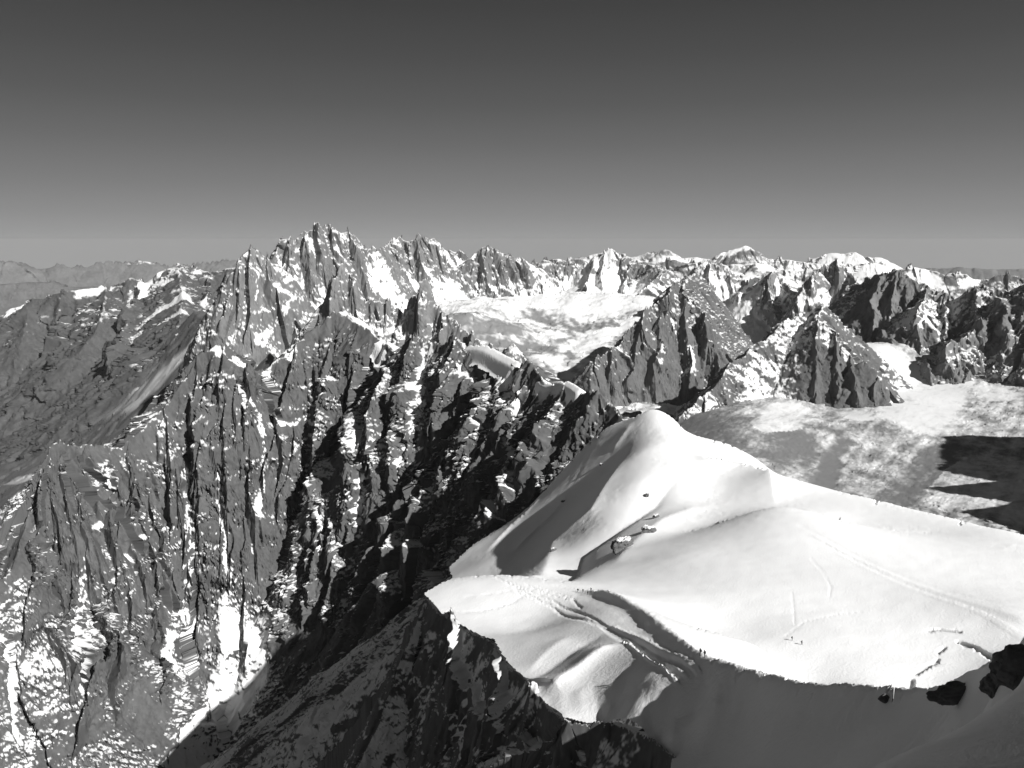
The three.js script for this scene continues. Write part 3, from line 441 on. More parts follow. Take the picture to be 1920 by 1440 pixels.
// snow caps lying on the crest of the wall
function cap(label, pts, front, back, reach) { // a thin snow slope lying along the crest
  const R = new Ridges(), top = new THREE.CatmullRomCurve3(pts.map((p) => new THREE.Vector3(...at(...p)))).getSpacedPoints(60).map((p) => [p.x, p.y, p.z]), xs = pts.map((p) => p[0]), ds = pts.map((p) => p[2]), w = {};
  R.line(top, back, 1e9, back, front);
  const geo = surface((u, v, q) => { const h = R.at(u, v, w); q[0] = u; q[2] = v; q[1] = h + 3 * (1 - Math.sqrt(1 + w.d * w.d / 40)) * .5 - 16 * smooth(.6, 1.3, w.d / reach) + .5 * noise(u / 30, 1, v / 30) + .2 * noise(u / 11, 3, v / 11); }, { az: [Math.min(...xs) - 25, Math.max(...xs) + 25], d: [Math.min(...ds) - 70, Math.max(...ds) + 90], nu: 14, nv: 10 }, (x, y, z) => .85 + .03 * noise(x / 30, 0, z / 30), { say: label, keep: (x, y, z) => { R.at(x, z, w); return w.d < reach * 1.4 + 5 * noise(x / 14, 2, z / 14); } });
  structure('snow_cap', geo, label, 'snow field');
}
cap('bright snow slope on top of the wall below the twin rock spires', [[637, 583, 1975], [672, 598, 1930], [715, 632, 1860], [758, 657, 1790]], .62, .4, 34);
cap('small white snow saddle above the darkest part of the wall', [[868, 649, 1620], [907, 646, 1560], [940, 662, 1500], [972, 678, 1440]], .6, .5, 19);
cap('little snow crest right of the last dark tower on the wall', [[1012, 707, 1360], [1033, 719, 1310], [1060, 713, 1262], [1088, 728, 1205]], .6, .5, 13);
// ------------------------------------------------------------------ spires behind the wall
mountain({ name: 'rock_spire', category: 'rock spires', label: 'dark saw-toothed spires standing just behind the snow slope on the wall', seed: 5,
  crest: [[[600, 575, 2720], [607, 550, 2720], [620, 523, 2710], [634, 504, 2700], [638, 494, 2700], [649, 510, 2690], [661, 527, 2680], [674, 546, 2670], [682, 560, 2665], [690, 558, 2660], [699, 554, 2655], [717, 566, 2650], [726, 555, 2645], [734, 568, 2640], [755, 585, 2630], [762, 575, 2620], [772, 558, 2610], [780, 555, 2600], [793, 543, 2590], [805, 553, 2570], [834, 582, 2520], [859, 603, 2480], [884, 624, 2430], [897, 637, 2400], [920, 641, 2380], [940, 657, 2350], [958, 650, 2340], [963, 635, 2335], [968, 652, 2330], [988, 672, 2300], [1030, 720, 2240]]],
  k: 2.0, D0: 160, k2: 1.1, range: [1950, 3100], az: [560, 1080], amp: 26, size: 85, jag: 13, thr: .6, patch: 120, ymin: -800, rock: .17, stretch: .16,
  spurs: [{ p: [[634, 504], [622, 560], [612, 610]], prot: 45 }, { p: [[661, 527], [664, 590]], prot: 40 }, { p: [[690, 558], [693, 610]], prot: 40, k: 3 }, { p: [[726, 555], [722, 610]], prot: 40, k: 3 }, { p: [[793, 543], [790, 590], [785, 630]], prot: 60 }, { p: [[834, 582], [830, 640]], prot: 40 }, { p: [[884, 624], [880, 650]], prot: 25 }],
  snow: [{ p: [[812, 590], [808, 640]], r: 9, v: .6 }, { p: [[745, 600], [760, 630]], r: 10, v: .5 }] });
mountain({ name: 'rock_pyramid', category: 'rock peak', label: 'steep rock pyramid with a snowy tip left of the highest summit', seed: 6,
  crest: [[[400, 645, 3150], [415, 608, 3200], [426, 577, 3230], [432, 550, 3250], [440, 520, 3270], [447, 487, 3290], [455, 475, 3300], [463, 467, 3300], [469, 462, 3300], [484, 468, 3310], [497, 473, 3320], [505, 478, 3330], [512, 466, 3330], [516, 476, 3330], [522, 510, 3320], [534, 550, 3280], [551, 598, 3200], [559, 627, 3120], [580, 660, 3000]]],
  k: 1.75, D0: 380, k2: 1.2, range: [2250, 4000], az: [330, 640], amp: 30, size: 115, jag: 15, thr: .63, patch: 200, ymin: -1000, rock: .145, stretch: .16,
  spurs: [{ p: [[447, 487], [446, 560], [440, 620]], prot: 60, k: 2.6 }, { p: [[469, 462], [474, 530], [470, 600], [462, 650]], prot: 60 }, { p: [[497, 473], [505, 540], [515, 600]], prot: 50 }, { p: [[432, 550], [425, 600], [418, 640]], prot: 40, k: 3 }],
  snow: [{ p: [[486, 515], [484, 560]], r: 8 }, { p: [[463, 467], [458, 480]], r: 14 }, { p: [[480, 620], [510, 628]], r: 22, v: .6 }] });
// ------------------------------------------------------------------ the high chain
mountain({ name: 'summit_massif', category: 'mountain', label: 'highest mountain of the view, a broad ribbed rock face with a white snow tip', seed: 7,
  crest: [[[500, 492, 8900], [512, 478, 8900], [518, 469, 8900], [524, 458, 8950], [530, 442, 9000], [538, 434, 9000], [545, 434, 9000], [553, 437, 9000], [563, 429, 9000], [572, 424, 9000], [580, 416, 9000], [589, 411, 9000], [595, 417, 9000], [605, 423, 9020], [613, 417, 9050], [620, 419, 9050], [628, 427, 9050], [636, 435, 9080], [639, 429, 9100], [651, 428, 9100], [661, 435, 9150], [672, 446, 9150], [680, 458, 9200], [688, 465, 9250], [693, 464, 9250], [697, 456, 9250], [702, 465, 9300], [717, 462, 9350], [730, 466, 9400]]],
  k: 1.55, D0: 700, k2: 1.05, range: [7000, 10800], az: [430, 790], amp: 62, size: 170, jag: 9, kl: 2.4, wBig: .7, thr: .72, patch: 500, ymin: -1700, rock: .145, stretch: .14, soft: .08, speck: 34,
  spurs: [{ p: [[545, 434], [540, 490], [545, 540], [560, 590]], prot: 170 }, { p: [[567, 428], [575, 480], [585, 530], [590, 575]], prot: 170 }, { p: [[589, 411], [598, 450], [605, 500], [608, 540]], prot: 180 }, { p: [[613, 417], [625, 460], [638, 490]], prot: 130 }, { p: [[651, 428], [662, 480], [680, 520], [690, 560], [695, 610]], prot: 180 }, { p: [[680, 458], [700, 500]], prot: 90 }],
  snow: [{ p: [[589, 413], [578, 420], [568, 428]], r: 60 }, { p: [[601, 423], [622, 450], [640, 475]], r: 24 }, { p: [[575, 440], [590, 475], [605, 520], [607, 550]], r: 20, v: .8 }, { p: [[516, 470], [528, 505], [540, 540]], r: 20 }, { p: [[555, 505], [560, 530]], r: 90, v: .5 }, { p: [[536, 555], [552, 585], [565, 615]], r: 60 }, { p: [[600, 560], [585, 590], [570, 620]], r: 90 }, { p: [[712, 500], [716, 535], [738, 555], [762, 578]], r: 170 }, { p: [[690, 500], [700, 540]], r: 60, v: .5 }] });
mountain({ name: 'twin_ridge_massif', category: 'mountain', label: 'broad rock crest speckled with snow right of the highest summit', seed: 8,
  crest: [[[717, 463, 9500], [728, 456, 9600], [734, 450, 9700], [738, 443, 9700], [747, 443, 9750], [755, 438, 9800], [767, 441, 9800], [772, 439, 9800], [788, 438, 9800], [801, 443, 9820], [813, 444, 9850], [820, 451, 9900], [824, 464, 9900], [828, 474, 9950], [840, 478, 10000], [853, 478, 10050], [865, 482, 10100], [877, 480, 10100]]],
  k: 1.35, D0: 800, k2: .8, range: [7000, 11500], az: [650, 960], amp: 72, size: 180, jag: 16, kl: 2.2, wBig: .7, thr: .76, basin: [350, 620], patch: 600, ymin: -1500, rock: .145, stretch: .13, soft: .1, speck: 36, detail: .9,
  spurs: [{ p: [[728, 470], [735, 510], [752, 535], [763, 553], [775, 580]], prot: 150 }, { p: [[788, 442], [786, 480], [795, 520], [805, 545]], prot: 140 }, { p: [[820, 451], [832, 485], [853, 520], [878, 553], [909, 587], [940, 610]], prot: 150 }],
  snow: [{ p: [[748, 512], [765, 530], [782, 548]], r: 110 }, { p: [[795, 508], [806, 528]], r: 70 }, { p: [[815, 537], [838, 550], [850, 570]], r: 150 }, { p: [[826, 545], [862, 565], [885, 585]], r: 150, v: .8 }, { p: [[838, 480], [858, 505], [885, 540], [905, 565]], r: 130 }, { p: [[862, 488], [885, 520], [905, 550]], r: 70 }] });
mountain({ name: 'far_twin_peak', category: 'rock peak', label: 'two small rounded rock tips peeping over the snow pass', seed: 9,
  crest: [[[832, 480, 12000], [838, 474, 12000], [844, 464, 12000], [850, 466, 12000], [855, 472, 12000], [860, 468, 12000], [865, 465, 12000], [871, 470, 12000], [877, 480, 12000], [884, 492, 12000]]], k: 1.5, range: [11400, 12700], az: [815, 900], nu: 12, nv: 12, amp: 50, size: 200, jag: 14, thr: .75, ymin: -900, speck: 40 });
mountain({ name: 'slanting_ridge_massif', category: 'mountain', label: 'speckled rock face falling to the right in a long toothed ridge', seed: 10,
  crest: [[[874, 485, 10000], [880, 478, 10000], [888, 470, 10000], [897, 468, 10000], [901, 462, 10000], [915, 459, 10000], [926, 462, 10000], [936, 470, 10020], [939, 474, 10020], [942, 467, 10030], [949, 476, 10050], [953, 479, 10050], [956, 472, 10050], [961, 480, 10080], [969, 484, 10080], [972, 478, 10080], [982, 487, 10100], [992, 489, 10120], [1013, 495, 10150], [1022, 503, 10180], [1034, 514, 10180], [1042, 528, 10150], [1046, 545, 10050]]],
  k: 1.35, D0: 700, k2: .75, range: [7800, 11500], az: [820, 1090], amp: 70, size: 170, jag: 18, kl: 2.2, wBig: .7, thr: .76, basin: [420, 640], patch: 500, ymin: -1000, rock: .14, stretch: .13, soft: .1, speck: 34,
  spurs: [{ p: [[901, 462], [905, 510], [915, 545], [925, 566]], prot: 110 }, { p: [[926, 462], [940, 510], [950, 555]], prot: 110 }, { p: [[949, 476], [965, 520], [978, 562]], prot: 110 }, { p: [[972, 480], [990, 530], [1004, 570]], prot: 120 }],
  snow: [{ p: [[890, 475], [880, 480]], r: 60 }, { p: [[996, 495], [1015, 512], [1030, 535]], r: 120, v: .5 }, { p: [[940, 490], [960, 530], [975, 560]], r: 20, v: .7 }, { p: [[900, 500], [912, 540]], r: 22, v: .6 }] });
mountain({ name: 'cirque_massif', category: 'mountain', label: 'rock cirque with a domed dark tip and white snow shoulder above the glacier bowl', seed: 11,
  crest: [[[1010, 492, 11000], [1022, 483, 11000], [1045, 490, 11000], [1070, 492, 11000], [1090, 494, 11000], [1100, 488, 10950], [1113, 480, 10900], [1125, 475, 10900], [1134, 472, 10900], [1137, 464, 10850], [1146, 461, 10850], [1153, 465, 10850], [1158, 472, 10850], [1165, 471, 10850], [1172, 475, 10800], [1188, 486, 10700], [1205, 494, 10600], [1220, 494, 10500], [1240, 502, 10300], [1258, 505, 10000]], [[1258, 505, 10000], [1230, 520, 9600], [1200, 545, 9300]]],
  k: 1.15, D0: 420, k2: .5, range: [8200, 12300], az: [980, 1300], amp: 66, size: 170, jag: 16, kl: 2.2, wBig: .7, thr: .8, basin: [380, 620], patch: 500, ymin: -1000, rock: .13, stretch: .13, soft: .08, speck: 34,
  spurs: [{ p: [[1113, 482], [1108, 520], [1098, 548], [1088, 572]], prot: 120 }, { p: [[1135, 475], [1128, 515], [1130, 548]], prot: 120 }, { p: [[1188, 488], [1172, 535], [1168, 562]], prot: 110 }, { p: [[1240, 503], [1215, 530]], prot: 80 }],
  snow: [{ p: [[1095, 494], [1110, 490], [1132, 476]], r: 170 }, { p: [[1100, 500], [1085, 525], [1060, 555], [1040, 570]], r: 220 }, { p: [[1112, 535], [1115, 560], [1090, 585]], r: 160 }, { p: [[1150, 520], [1148, 550], [1120, 580]], r: 200 }, { p: [[1200, 540], [1185, 560], [1150, 580]], r: 200 }, { p: [[1030, 540], [1050, 555]], r: 150 }] });
mountain({ name: 'rock_pyramid', category: 'rock peak', label: 'tall dark rock pyramid right of the winding glacier, long gullied flank', seed: 12,
  crest: [[[1108, 690, 4500], [1115, 672, 4550], [1134, 661, 4600], [1147, 648, 4650], [1163, 644, 4700], [1172, 625, 4760], [1185, 612, 4800], [1201, 598, 4850], [1220, 573, 4950], [1247, 557, 5050], [1257, 540, 5100], [1272, 525, 5200], [1280, 530, 5200], [1292, 550, 5150], [1305, 569, 5080], [1317, 586, 5000], [1326, 602, 4950], [1338, 640, 4850], [1350, 690, 4700]], [[1280, 528, 5200], [1310, 507, 6300], [1323, 486, 7400]]],
  k: 1.25, D0: 500, k2: .8, range: [3300, 6200], az: [1050, 1420], amp: 38, size: 105, jag: 16, kl: 2.2, wBig: .6, thr: .84, patch: 250, ymin: -1250, rock: .105, stretch: .14, speck: 26, high: .25,
  spurs: [{ p: [[1147, 648], [1145, 690], [1150, 740]], prot: 70 }, { p: [[1220, 573], [1200, 640], [1190, 700], [1180, 760]], prot: 90 }, { p: [[1257, 540], [1240, 610], [1230, 690], [1225, 760]], prot: 90 }, { p: [[1280, 532], [1285, 600], [1292, 680], [1290, 750]], prot: 100 }, { p: [[1317, 586], [1322, 640], [1330, 690]], prot: 60 }],
  snow: [{ p: [[1262, 600], [1280, 650]], r: 20, v: .6 }, { p: [[1290, 665], [1294, 685]], r: 50, v: .8 }, { p: [[1235, 640], [1238, 680]], r: 14, v: .6 }] });
mountain({ name: 'snowy_massif', category: 'mountain', label: 'snow-plastered peaks behind the dark pyramid around a white glacier bay', seed: 13,
  crest: [[[1272, 523, 7900], [1290, 514, 7900], [1309, 502, 7900], [1323, 485, 7900], [1332, 485, 7900], [1344, 490, 7900], [1357, 492, 7900], [1365, 500, 7900], [1369, 515, 7850], [1384, 521, 7800], [1394, 525, 7800], [1410, 521, 7700], [1423, 517, 7600], [1434, 511, 7500], [1440, 509, 7500], [1446, 507, 7500], [1457, 515, 7450], [1469, 527, 7400], [1490, 536, 7300], [1505, 538, 7200]]],
  k: 1.05, D0: 380, k2: .55, range: [5300, 9200], az: [1230, 1560], amp: 60, size: 140, jag: 22, kl: 2.2, thr: .74, patch: 300, patchy: .25, ymin: -900, rock: .16, stretch: .14, soft: .09, speck: 28,
  spurs: [{ p: [[1332, 487], [1330, 530], [1328, 570]], prot: 100 }, { p: [[1369, 515], [1375, 555], [1385, 570]], prot: 80 }, { p: [[1446, 509], [1440, 550], [1445, 590], [1460, 620]], prot: 170 }, { p: [[1469, 527], [1485, 570], [1490, 600]], prot: 80 }],
  snow: [{ p: [[1318, 505], [1300, 520], [1290, 528]], r: 90 }, { p: [[1345, 545], [1360, 570], [1365, 600], [1390, 640]], r: 200 }, { p: [[1400, 590], [1420, 610], [1440, 640]], r: 160 }, { p: [[1425, 520], [1405, 530]], r: 90 }, { p: [[1415, 545], [1405, 570]], r: 90 }, { p: [[1460, 540], [1485, 560], [1495, 570]], r: 50 }, { p: [[1350, 650], [1380, 680]], r: 200, v: .35 }] });
mountain({ name: 'blocky_rock_peak', category: 'rock peak', label: 'square-shouldered dark rock peak standing in front of the long white far massif', seed: 14,
  crest: [[[1495, 560, 6700], [1505, 536, 6750], [1513, 523, 6800], [1523, 513, 6800], [1531, 508, 6850], [1538, 509, 6900], [1540, 496, 6950], [1555, 490, 7000], [1563, 483, 7000], [1573, 484, 7000], [1582, 494, 6950], [1594, 509, 6900], [1603, 521, 6800], [1620, 545, 6600]]],
  k: 1.7, D0: 330, k2: .7, range: [5400, 7800], az: [1440, 1680], amp: 40, size: 120, jag: 12, thr: .7, kl: 2.2, patch: 250, ymin: -700, rock: .16, speck: 26,
  spurs: [{ p: [[1523, 513], [1518, 560]], prot: 70 }, { p: [[1573, 486], [1575, 530], [1570, 570]], prot: 100 }],
  snow: [{ p: [[1515, 562], [1540, 552], [1560, 545]], r: 40 }, { p: [[1502, 560], [1506, 580]], r: 40 }, { p: [[1590, 505], [1600, 520]], r: 40 }] });
mountain({ name: 'dark_front_pyramid', category: 'rock peak', label: 'blunt pyramid with a lit snowy left flank and black right face above the broad glacier', seed: 15,
  crest: [[[1268, 790, 3420], [1290, 765, 3480], [1323, 740, 3560], [1350, 713, 3680], [1369, 680, 3800], [1396, 665, 3900], [1417, 642, 4000], [1448, 628, 4080], [1469, 600, 4180], [1490, 593, 4230], [1511, 586, 4280], [1532, 573, 4320], [1546, 568, 4320], [1552, 578, 4320], [1565, 600, 4300]], [[1546, 570, 4320], [1530, 592, 4150], [1545, 605, 4060], [1565, 628, 4000], [1582, 648, 3960], [1594, 665, 3930], [1607, 688, 3900], [1616, 690, 3890], [1621, 671, 3880], [1627, 690, 3875], [1640, 705, 3860], [1653, 717, 3840], [1657, 745, 3780], [1658, 768, 3700]]],
  k: .95, D0: 400, k2: .7, kr: 1.1, range: [2900, 5000], az: [1210, 1720], amp: 26, size: 75, jag: 11, kl: 2, wBig: .6, thr: .84, patch: 140, patchy: .34, ymin: -900, rock: .1, stretch: .16, speck: 18, soft: .07,
  spurs: [{ p: [[1535, 600], [1530, 660], [1530, 720], [1528, 770]], prot: 37 }, { p: [[1565, 628], [1570, 690], [1572, 750]], prot: 37 }, { p: [[1594, 665], [1600, 720], [1605, 770]], prot: 31 }, { p: [[1640, 706], [1640, 760]], prot: 24, k: 3 }],
  snow: [{ p: [[1515, 602], [1480, 640], [1440, 690], [1420, 730]], r: 90, v: .3 }, { p: [[1415, 700], [1420, 740], [1428, 765]], r: 14, v: .8 }, { p: [[1535, 600], [1560, 640], [1580, 670]], r: 40, v: .3 }, { p: [[1570, 745], [1575, 715], [1600, 690]], r: 90, v: -1 }, { p: [[1545, 690], [1550, 750]], r: 120, v: -1 }, { p: [[1600, 720], [1630, 750]], r: 90, v: -1 }, { p: [[1440, 680], [1460, 740]], r: 110, v: .2 }, { p: [[1500, 630], [1485, 700]], r: 90, v: .2 }] });
mountain({ name: 'right_massif', category: 'mountain', label: 'long jagged dark massif streaked with snow along the right edge', seed: 16,
  crest: [[[1570, 590, 5500], [1578, 575, 5500], [1589, 552, 5500], [1599, 530, 5500], [1614, 523, 5450], [1637, 517, 5400], [1655, 511, 5350], [1676, 503, 5300], [1684, 505, 5280], [1693, 511, 5260], [1707, 523, 5230], [1720, 534, 5200], [1732, 530, 5200], [1745, 542, 5180], [1760, 548, 5150], [1770, 542, 5150], [1782, 557, 5120], [1791, 567, 5100], [1812, 544, 5080], [1832, 534, 5050], [1853, 534, 5020], [1864, 544, 5000], [1878, 540, 5000], [1895, 544, 4980], [1905, 546, 4950], [1920, 530, 4900], [1960, 500, 4850], [2020, 490, 4800], [2100, 520, 4700]], [[1905, 546, 4950], [1850, 600, 4700], [1800, 640, 4500]], [[1740, 540, 5180], [1728, 570, 4900], [1735, 600, 4800]]],
  k: 1.15, D0: 420, k2: .85, range: [3900, 6400], az: [1540, 2180], amp: 46, size: 100, jag: 22, kl: 2.1, wBig: .7, thr: .77, patch: 170, patchy: .34, ymin: -900, rock: .14, stretch: .16, speck: 20,
  spurs: [{ p: [[1655, 513], [1640, 570], [1632, 640], [1650, 690]], prot: 62 }, { p: [[1684, 507], [1670, 570], [1660, 640], [1690, 700]], prot: 56 }, { p: [[1728, 570], [1715, 630], [1725, 690], [1750, 730]], prot: 62 }, { p: [[1770, 545], [1775, 610], [1772, 660], [1775, 715]], prot: 56 }, { p: [[1832, 536], [1835, 610], [1840, 660]], prot: 56 }, { p: [[1864, 546], [1885, 610], [1890, 660]], prot: 56 }, { p: [[1840, 660], [1825, 700], [1805, 755]], prot: 28 }, { p: [[1935, 620], [1930, 670]], prot: 42 }],
  snow: [{ p: [[1700, 560], [1720, 590], [1745, 580], [1780, 590]], r: 110, v: .3 }, { p: [[1760, 590], [1770, 620]], r: 90, v: .3 }, { p: [[1800, 560], [1790, 580]], r: 80, v: .4 }, { p: [[1580, 590], [1600, 620], [1600, 650]], r: 90, v: .4 }, { p: [[1650, 540], [1620, 570], [1600, 600]], r: 150, v: -1 }, { p: [[1630, 620], [1640, 660]], r: 120, v: -1 }, { p: [[1680, 640], [1670, 680]], r: 100, v: -.8 }, { p: [[1860, 620], [1870, 640]], r: 80, v: -.5 }, { p: [[1700, 545], [1690, 570]], r: 90, v: -1 }] });
// ------------------------------------------------------------------ the distance
const ridge = (name, label, pts, d, o) => mountain({ name, category: o.category ?? 'mountain range', label, crest: [pts.map(([x, y]) => [x, y, d])], range: [d * .8, d * 1.12], az: [pts[0][0] - 60, pts[pts.length - 1][0] + 60], nu: 40, nv: 14, amp: d * .006, size: d * .03, jag: d * .0013, speck: d * .004, patch: d * .05, soft: .12, ...o });
ridge('far_range', 'pale brown far range in the haze beyond the dark wall of the cirque', [[985, 492], [1000, 485], [1012, 482], [1030, 479], [1045, 478], [1060, 481], [1080, 478], [1098, 476], [1115, 480], [1180, 482], [1205, 482], [1235, 484], [1265, 479], [1290, 484], [1320, 486]], 24000, { seed: 21, k: .8, thr: .93, ymin: -2500 });
ridge('far_snow_range', 'thin white far peaks with one sharp tooth on the skyline', [[1090, 480], [1102, 473], [1115, 467], [1124, 470], [1135, 465], [1180, 474], [1195, 471], [1205, 470], [1216, 467], [1228, 472], [1238, 469], [1244, 464], [1248, 460], [1253, 464], [1262, 470], [1275, 476], [1290, 476], [1305, 474], [1325, 478]], 40000, { seed: 22, k: .7, thr: .7, ymin: -2500, category: 'snow peaks' });
ridge('far_white_peak', 'broad white peak with a tilted square top on the skyline', [[1290, 486], [1319, 480], [1340, 477], [1350, 470], [1359, 465], [1370, 461], [1382, 457], [1390, 454], [1397, 451], [1400, 452], [1405, 458], [1419, 462], [1427, 467], [1436, 475], [1459, 477], [1480, 480], [1511, 483], [1540, 488]], 19000, { seed: 23, k: .75, thr: .82, ymin: -1800, category: 'snow peak', patchy: .3,
  snow: [{ p: [[1397, 453], [1380, 461], [1362, 470], [1345, 480]], r: 220 }] });
ridge('far_white_massif', 'long flat-topped white massif far off on the right skyline', [[1500, 487], [1523, 480], [1535, 475], [1545, 472], [1556, 469], [1563, 467], [1570, 470], [1580, 469], [1588, 472], [1596, 467], [1604, 466], [1612, 472], [1624, 473], [1634, 477], [1645, 475], [1656, 482], [1670, 488], [1687, 493], [1710, 500]], 42000, { seed: 24, k: .6, thr: .6, ymin: -2500, category: 'snow massif' });
ridge('hazy_range', 'grey middle range with thin snow bands below the broad white peak', [[1340, 500], [1360, 492], [1380, 488], [1400, 490], [1420, 486], [1432, 488], [1450, 496], [1480, 500], [1500, 500], [1530, 498], [1560, 496], [1600, 492], [1625, 487], [1645, 486], [1660, 490], [1690, 500], [1720, 505]], 13500, { seed: 25, k: .7, D0: 300, k2: .4, thr: .86, patchy: .4, ymin: -1500, snow: [{ p: [[1610, 500], [1650, 505], [1680, 510]], r: 260, v: .5 }, { p: [[1440, 500], [1500, 505]], r: 260, v: .4 }] });
ridge('hazy_range', 'grey hazy range with snow patches at the upper right edge', [[1660, 512], [1682, 500], [1699, 494], [1707, 492], [1728, 495], [1749, 498], [1760, 503], [1770, 505], [1782, 502], [1805, 505], [1822, 513], [1843, 513], [1864, 517], [1878, 507], [1887, 509], [1901, 508], [1920, 513], [1960, 505], [2000, 510]], 11500, { seed: 26, k: .75, D0: 300, k2: .5, thr: .86, patchy: .36, ymin: -1500, snow: [{ p: [[1720, 510], [1745, 525]], r: 150, v: .7 }, { p: [[1810, 530], [1820, 520]], r: 110, v: .8 }] });
ridge('far_range', 'palest hazy line of far hills low on the right horizon', [[1640, 500], [1700, 497], [1760, 499], [1800, 496], [1850, 500], [1900, 498], [1960, 500], [2000, 500]], 52000, { seed: 27, k: .4, thr: 1.5, ymin: -3300 });
ridge('far_range', 'long flat hazy range on the left horizon', [[-80, 494], [-40, 490], [0, 488], [13, 487], [30, 490], [50, 497], [75, 498], [93, 497], [110, 493], [130, 500], [143, 495], [173, 495], [187, 490], [217, 488], [253, 490], [262, 484], [270, 483], [283, 488], [310, 495], [340, 495], [367, 492], [400, 488], [427, 483], [447, 483], [480, 490], [520, 492]], 34000, { seed: 28, k: .45, thr: 1.35, ymin: -3500, rock: .13, snow: [{ p: [[255, 490], [280, 489]], r: 400, v: .6 }] });
ridge('hazy_range', 'soft dark hazy hills below the left horizon line', [[-80, 520], [0, 527], [40, 524], [83, 523], [110, 530], [133, 533], [170, 531], [213, 533], [260, 528], [320, 525], [400, 520]], 19000, { seed: 29, k: .42, thr: 1.5, ymin: -3000, rock: .12 });
mountain({ name: 'left_massif', category: 'mountain', label: 'hazy ridge with hanging snowfields descending to the valley on the left', seed: 30,
  crest: [[[-60, 612, 8000], [0, 593, 8000], [27, 573, 8000], [60, 557, 8000], [93, 550, 8000], [117, 540, 8000], [150, 537, 8000], [187, 533, 8000], [200, 537, 8000], [227, 530, 8000], [247, 517, 8000], [262, 521, 8000], [283, 517, 8000], [300, 510, 7900], [313, 497, 7900], [333, 492, 7900], [350, 500, 7800], [360, 503, 7800], [365, 496, 7800], [370, 505, 7800], [383, 510, 7700], [410, 507, 7600], [425, 500, 7600], [440, 497, 7600], [480, 500, 7600]], [[333, 494, 7900], [345, 560, 6300], [330, 640, 5000]], [[200, 537, 8000], [190, 600, 6800], [150, 660, 6300]], [[60, 557, 8000], [40, 640, 7200], [20, 720, 6800]]],
  k: .72, D0: 900, k2: .5, range: [4000, 9300], az: [-180, 520], amp: 60, size: 210, jag: 18, fall: .5, kl: 2, thr: 1.03, patch: 420, patchy: .2, ymin: -2100, detail: 1.25, rock: .075, stretch: .3, soft: .12, speck: 60, high: .55, y0: -500,
  spurs: [{ p: [[260, 525], [250, 590], [225, 650], [215, 700]], prot: 120, k: 1.4 }, { p: [[390, 515], [395, 570], [400, 620]], prot: 90 }, { p: [[120, 545], [110, 620], [90, 700]], prot: 100, k: 1.2 }],
  snow: [{ p: [[262, 535], [255, 550]], r: 130 }, { p: [[275, 530], [262, 550], [270, 555]], r: 90 }, { p: [[300, 530], [310, 528]], r: 70 }, { p: [[350, 555], [330, 562], [310, 575], [285, 590]], r: 150 }, { p: [[330, 590], [300, 610]], r: 130, v: .8 }, { p: [[425, 580], [405, 600]], r: 120 }, { p: [[160, 545], [185, 538]], r: 120, v: .7 }, { p: [[15, 580], [30, 572]], r: 120, v: .8 }, { p: [[265, 620], [245, 650]], r: 70, v: .8 }] });
// ------------------------------------------------------------------ glaciers and valley
function sheet(name, label, category, pts, dom, tone, rough, opt = {}) {
  const f0 = spline([...pts.map((p) => at(...p)), ...(opt.more || []).map(([px, y, d]) => { const q = at(px, 700, d); q[1] = y; return q; })]), cap = opt.cap ?? 1e9, f = (x, z) => { const h = f0(x, z); return h > cap ? cap + 0.02 * (h - cap) : h; }, C = opt.lines ? new Lines() : null;
  if (C) for (const s of opt.lines) C.add(s.p.map(([px, py]) => groundHit(px, py, dom.d[0], dom.d[1], f)), s.r, s.v);
  const geo = surface((u, v, o) => { const h = f(u, v); o[0] = u; o[2] = v; o[3] = C ? C.mask(u + rough.w * noise(u / (rough.w * 4), 3, v / (rough.w * 4)), v + rough.w * noise(u / (rough.w * 4), 9, v / (rough.w * 4))) : 0; o[1] = h + rough.h(u, v, o[3]); }, dom, tone, { say: label, ymin: opt.ymin, keep: opt.keep });
  structure(name, geo, label, category);
}
const serac = (u, v, a, L) => { const n = noise(u / L, 2, v / L), m = noise(u / (L * .3) + 4, 1, v / (L * .3)); return a * (Math.abs(n) + .5 * Math.abs(m) + .3 * facet(u / (L * .35), 0, v / (L * .35), 4)); };
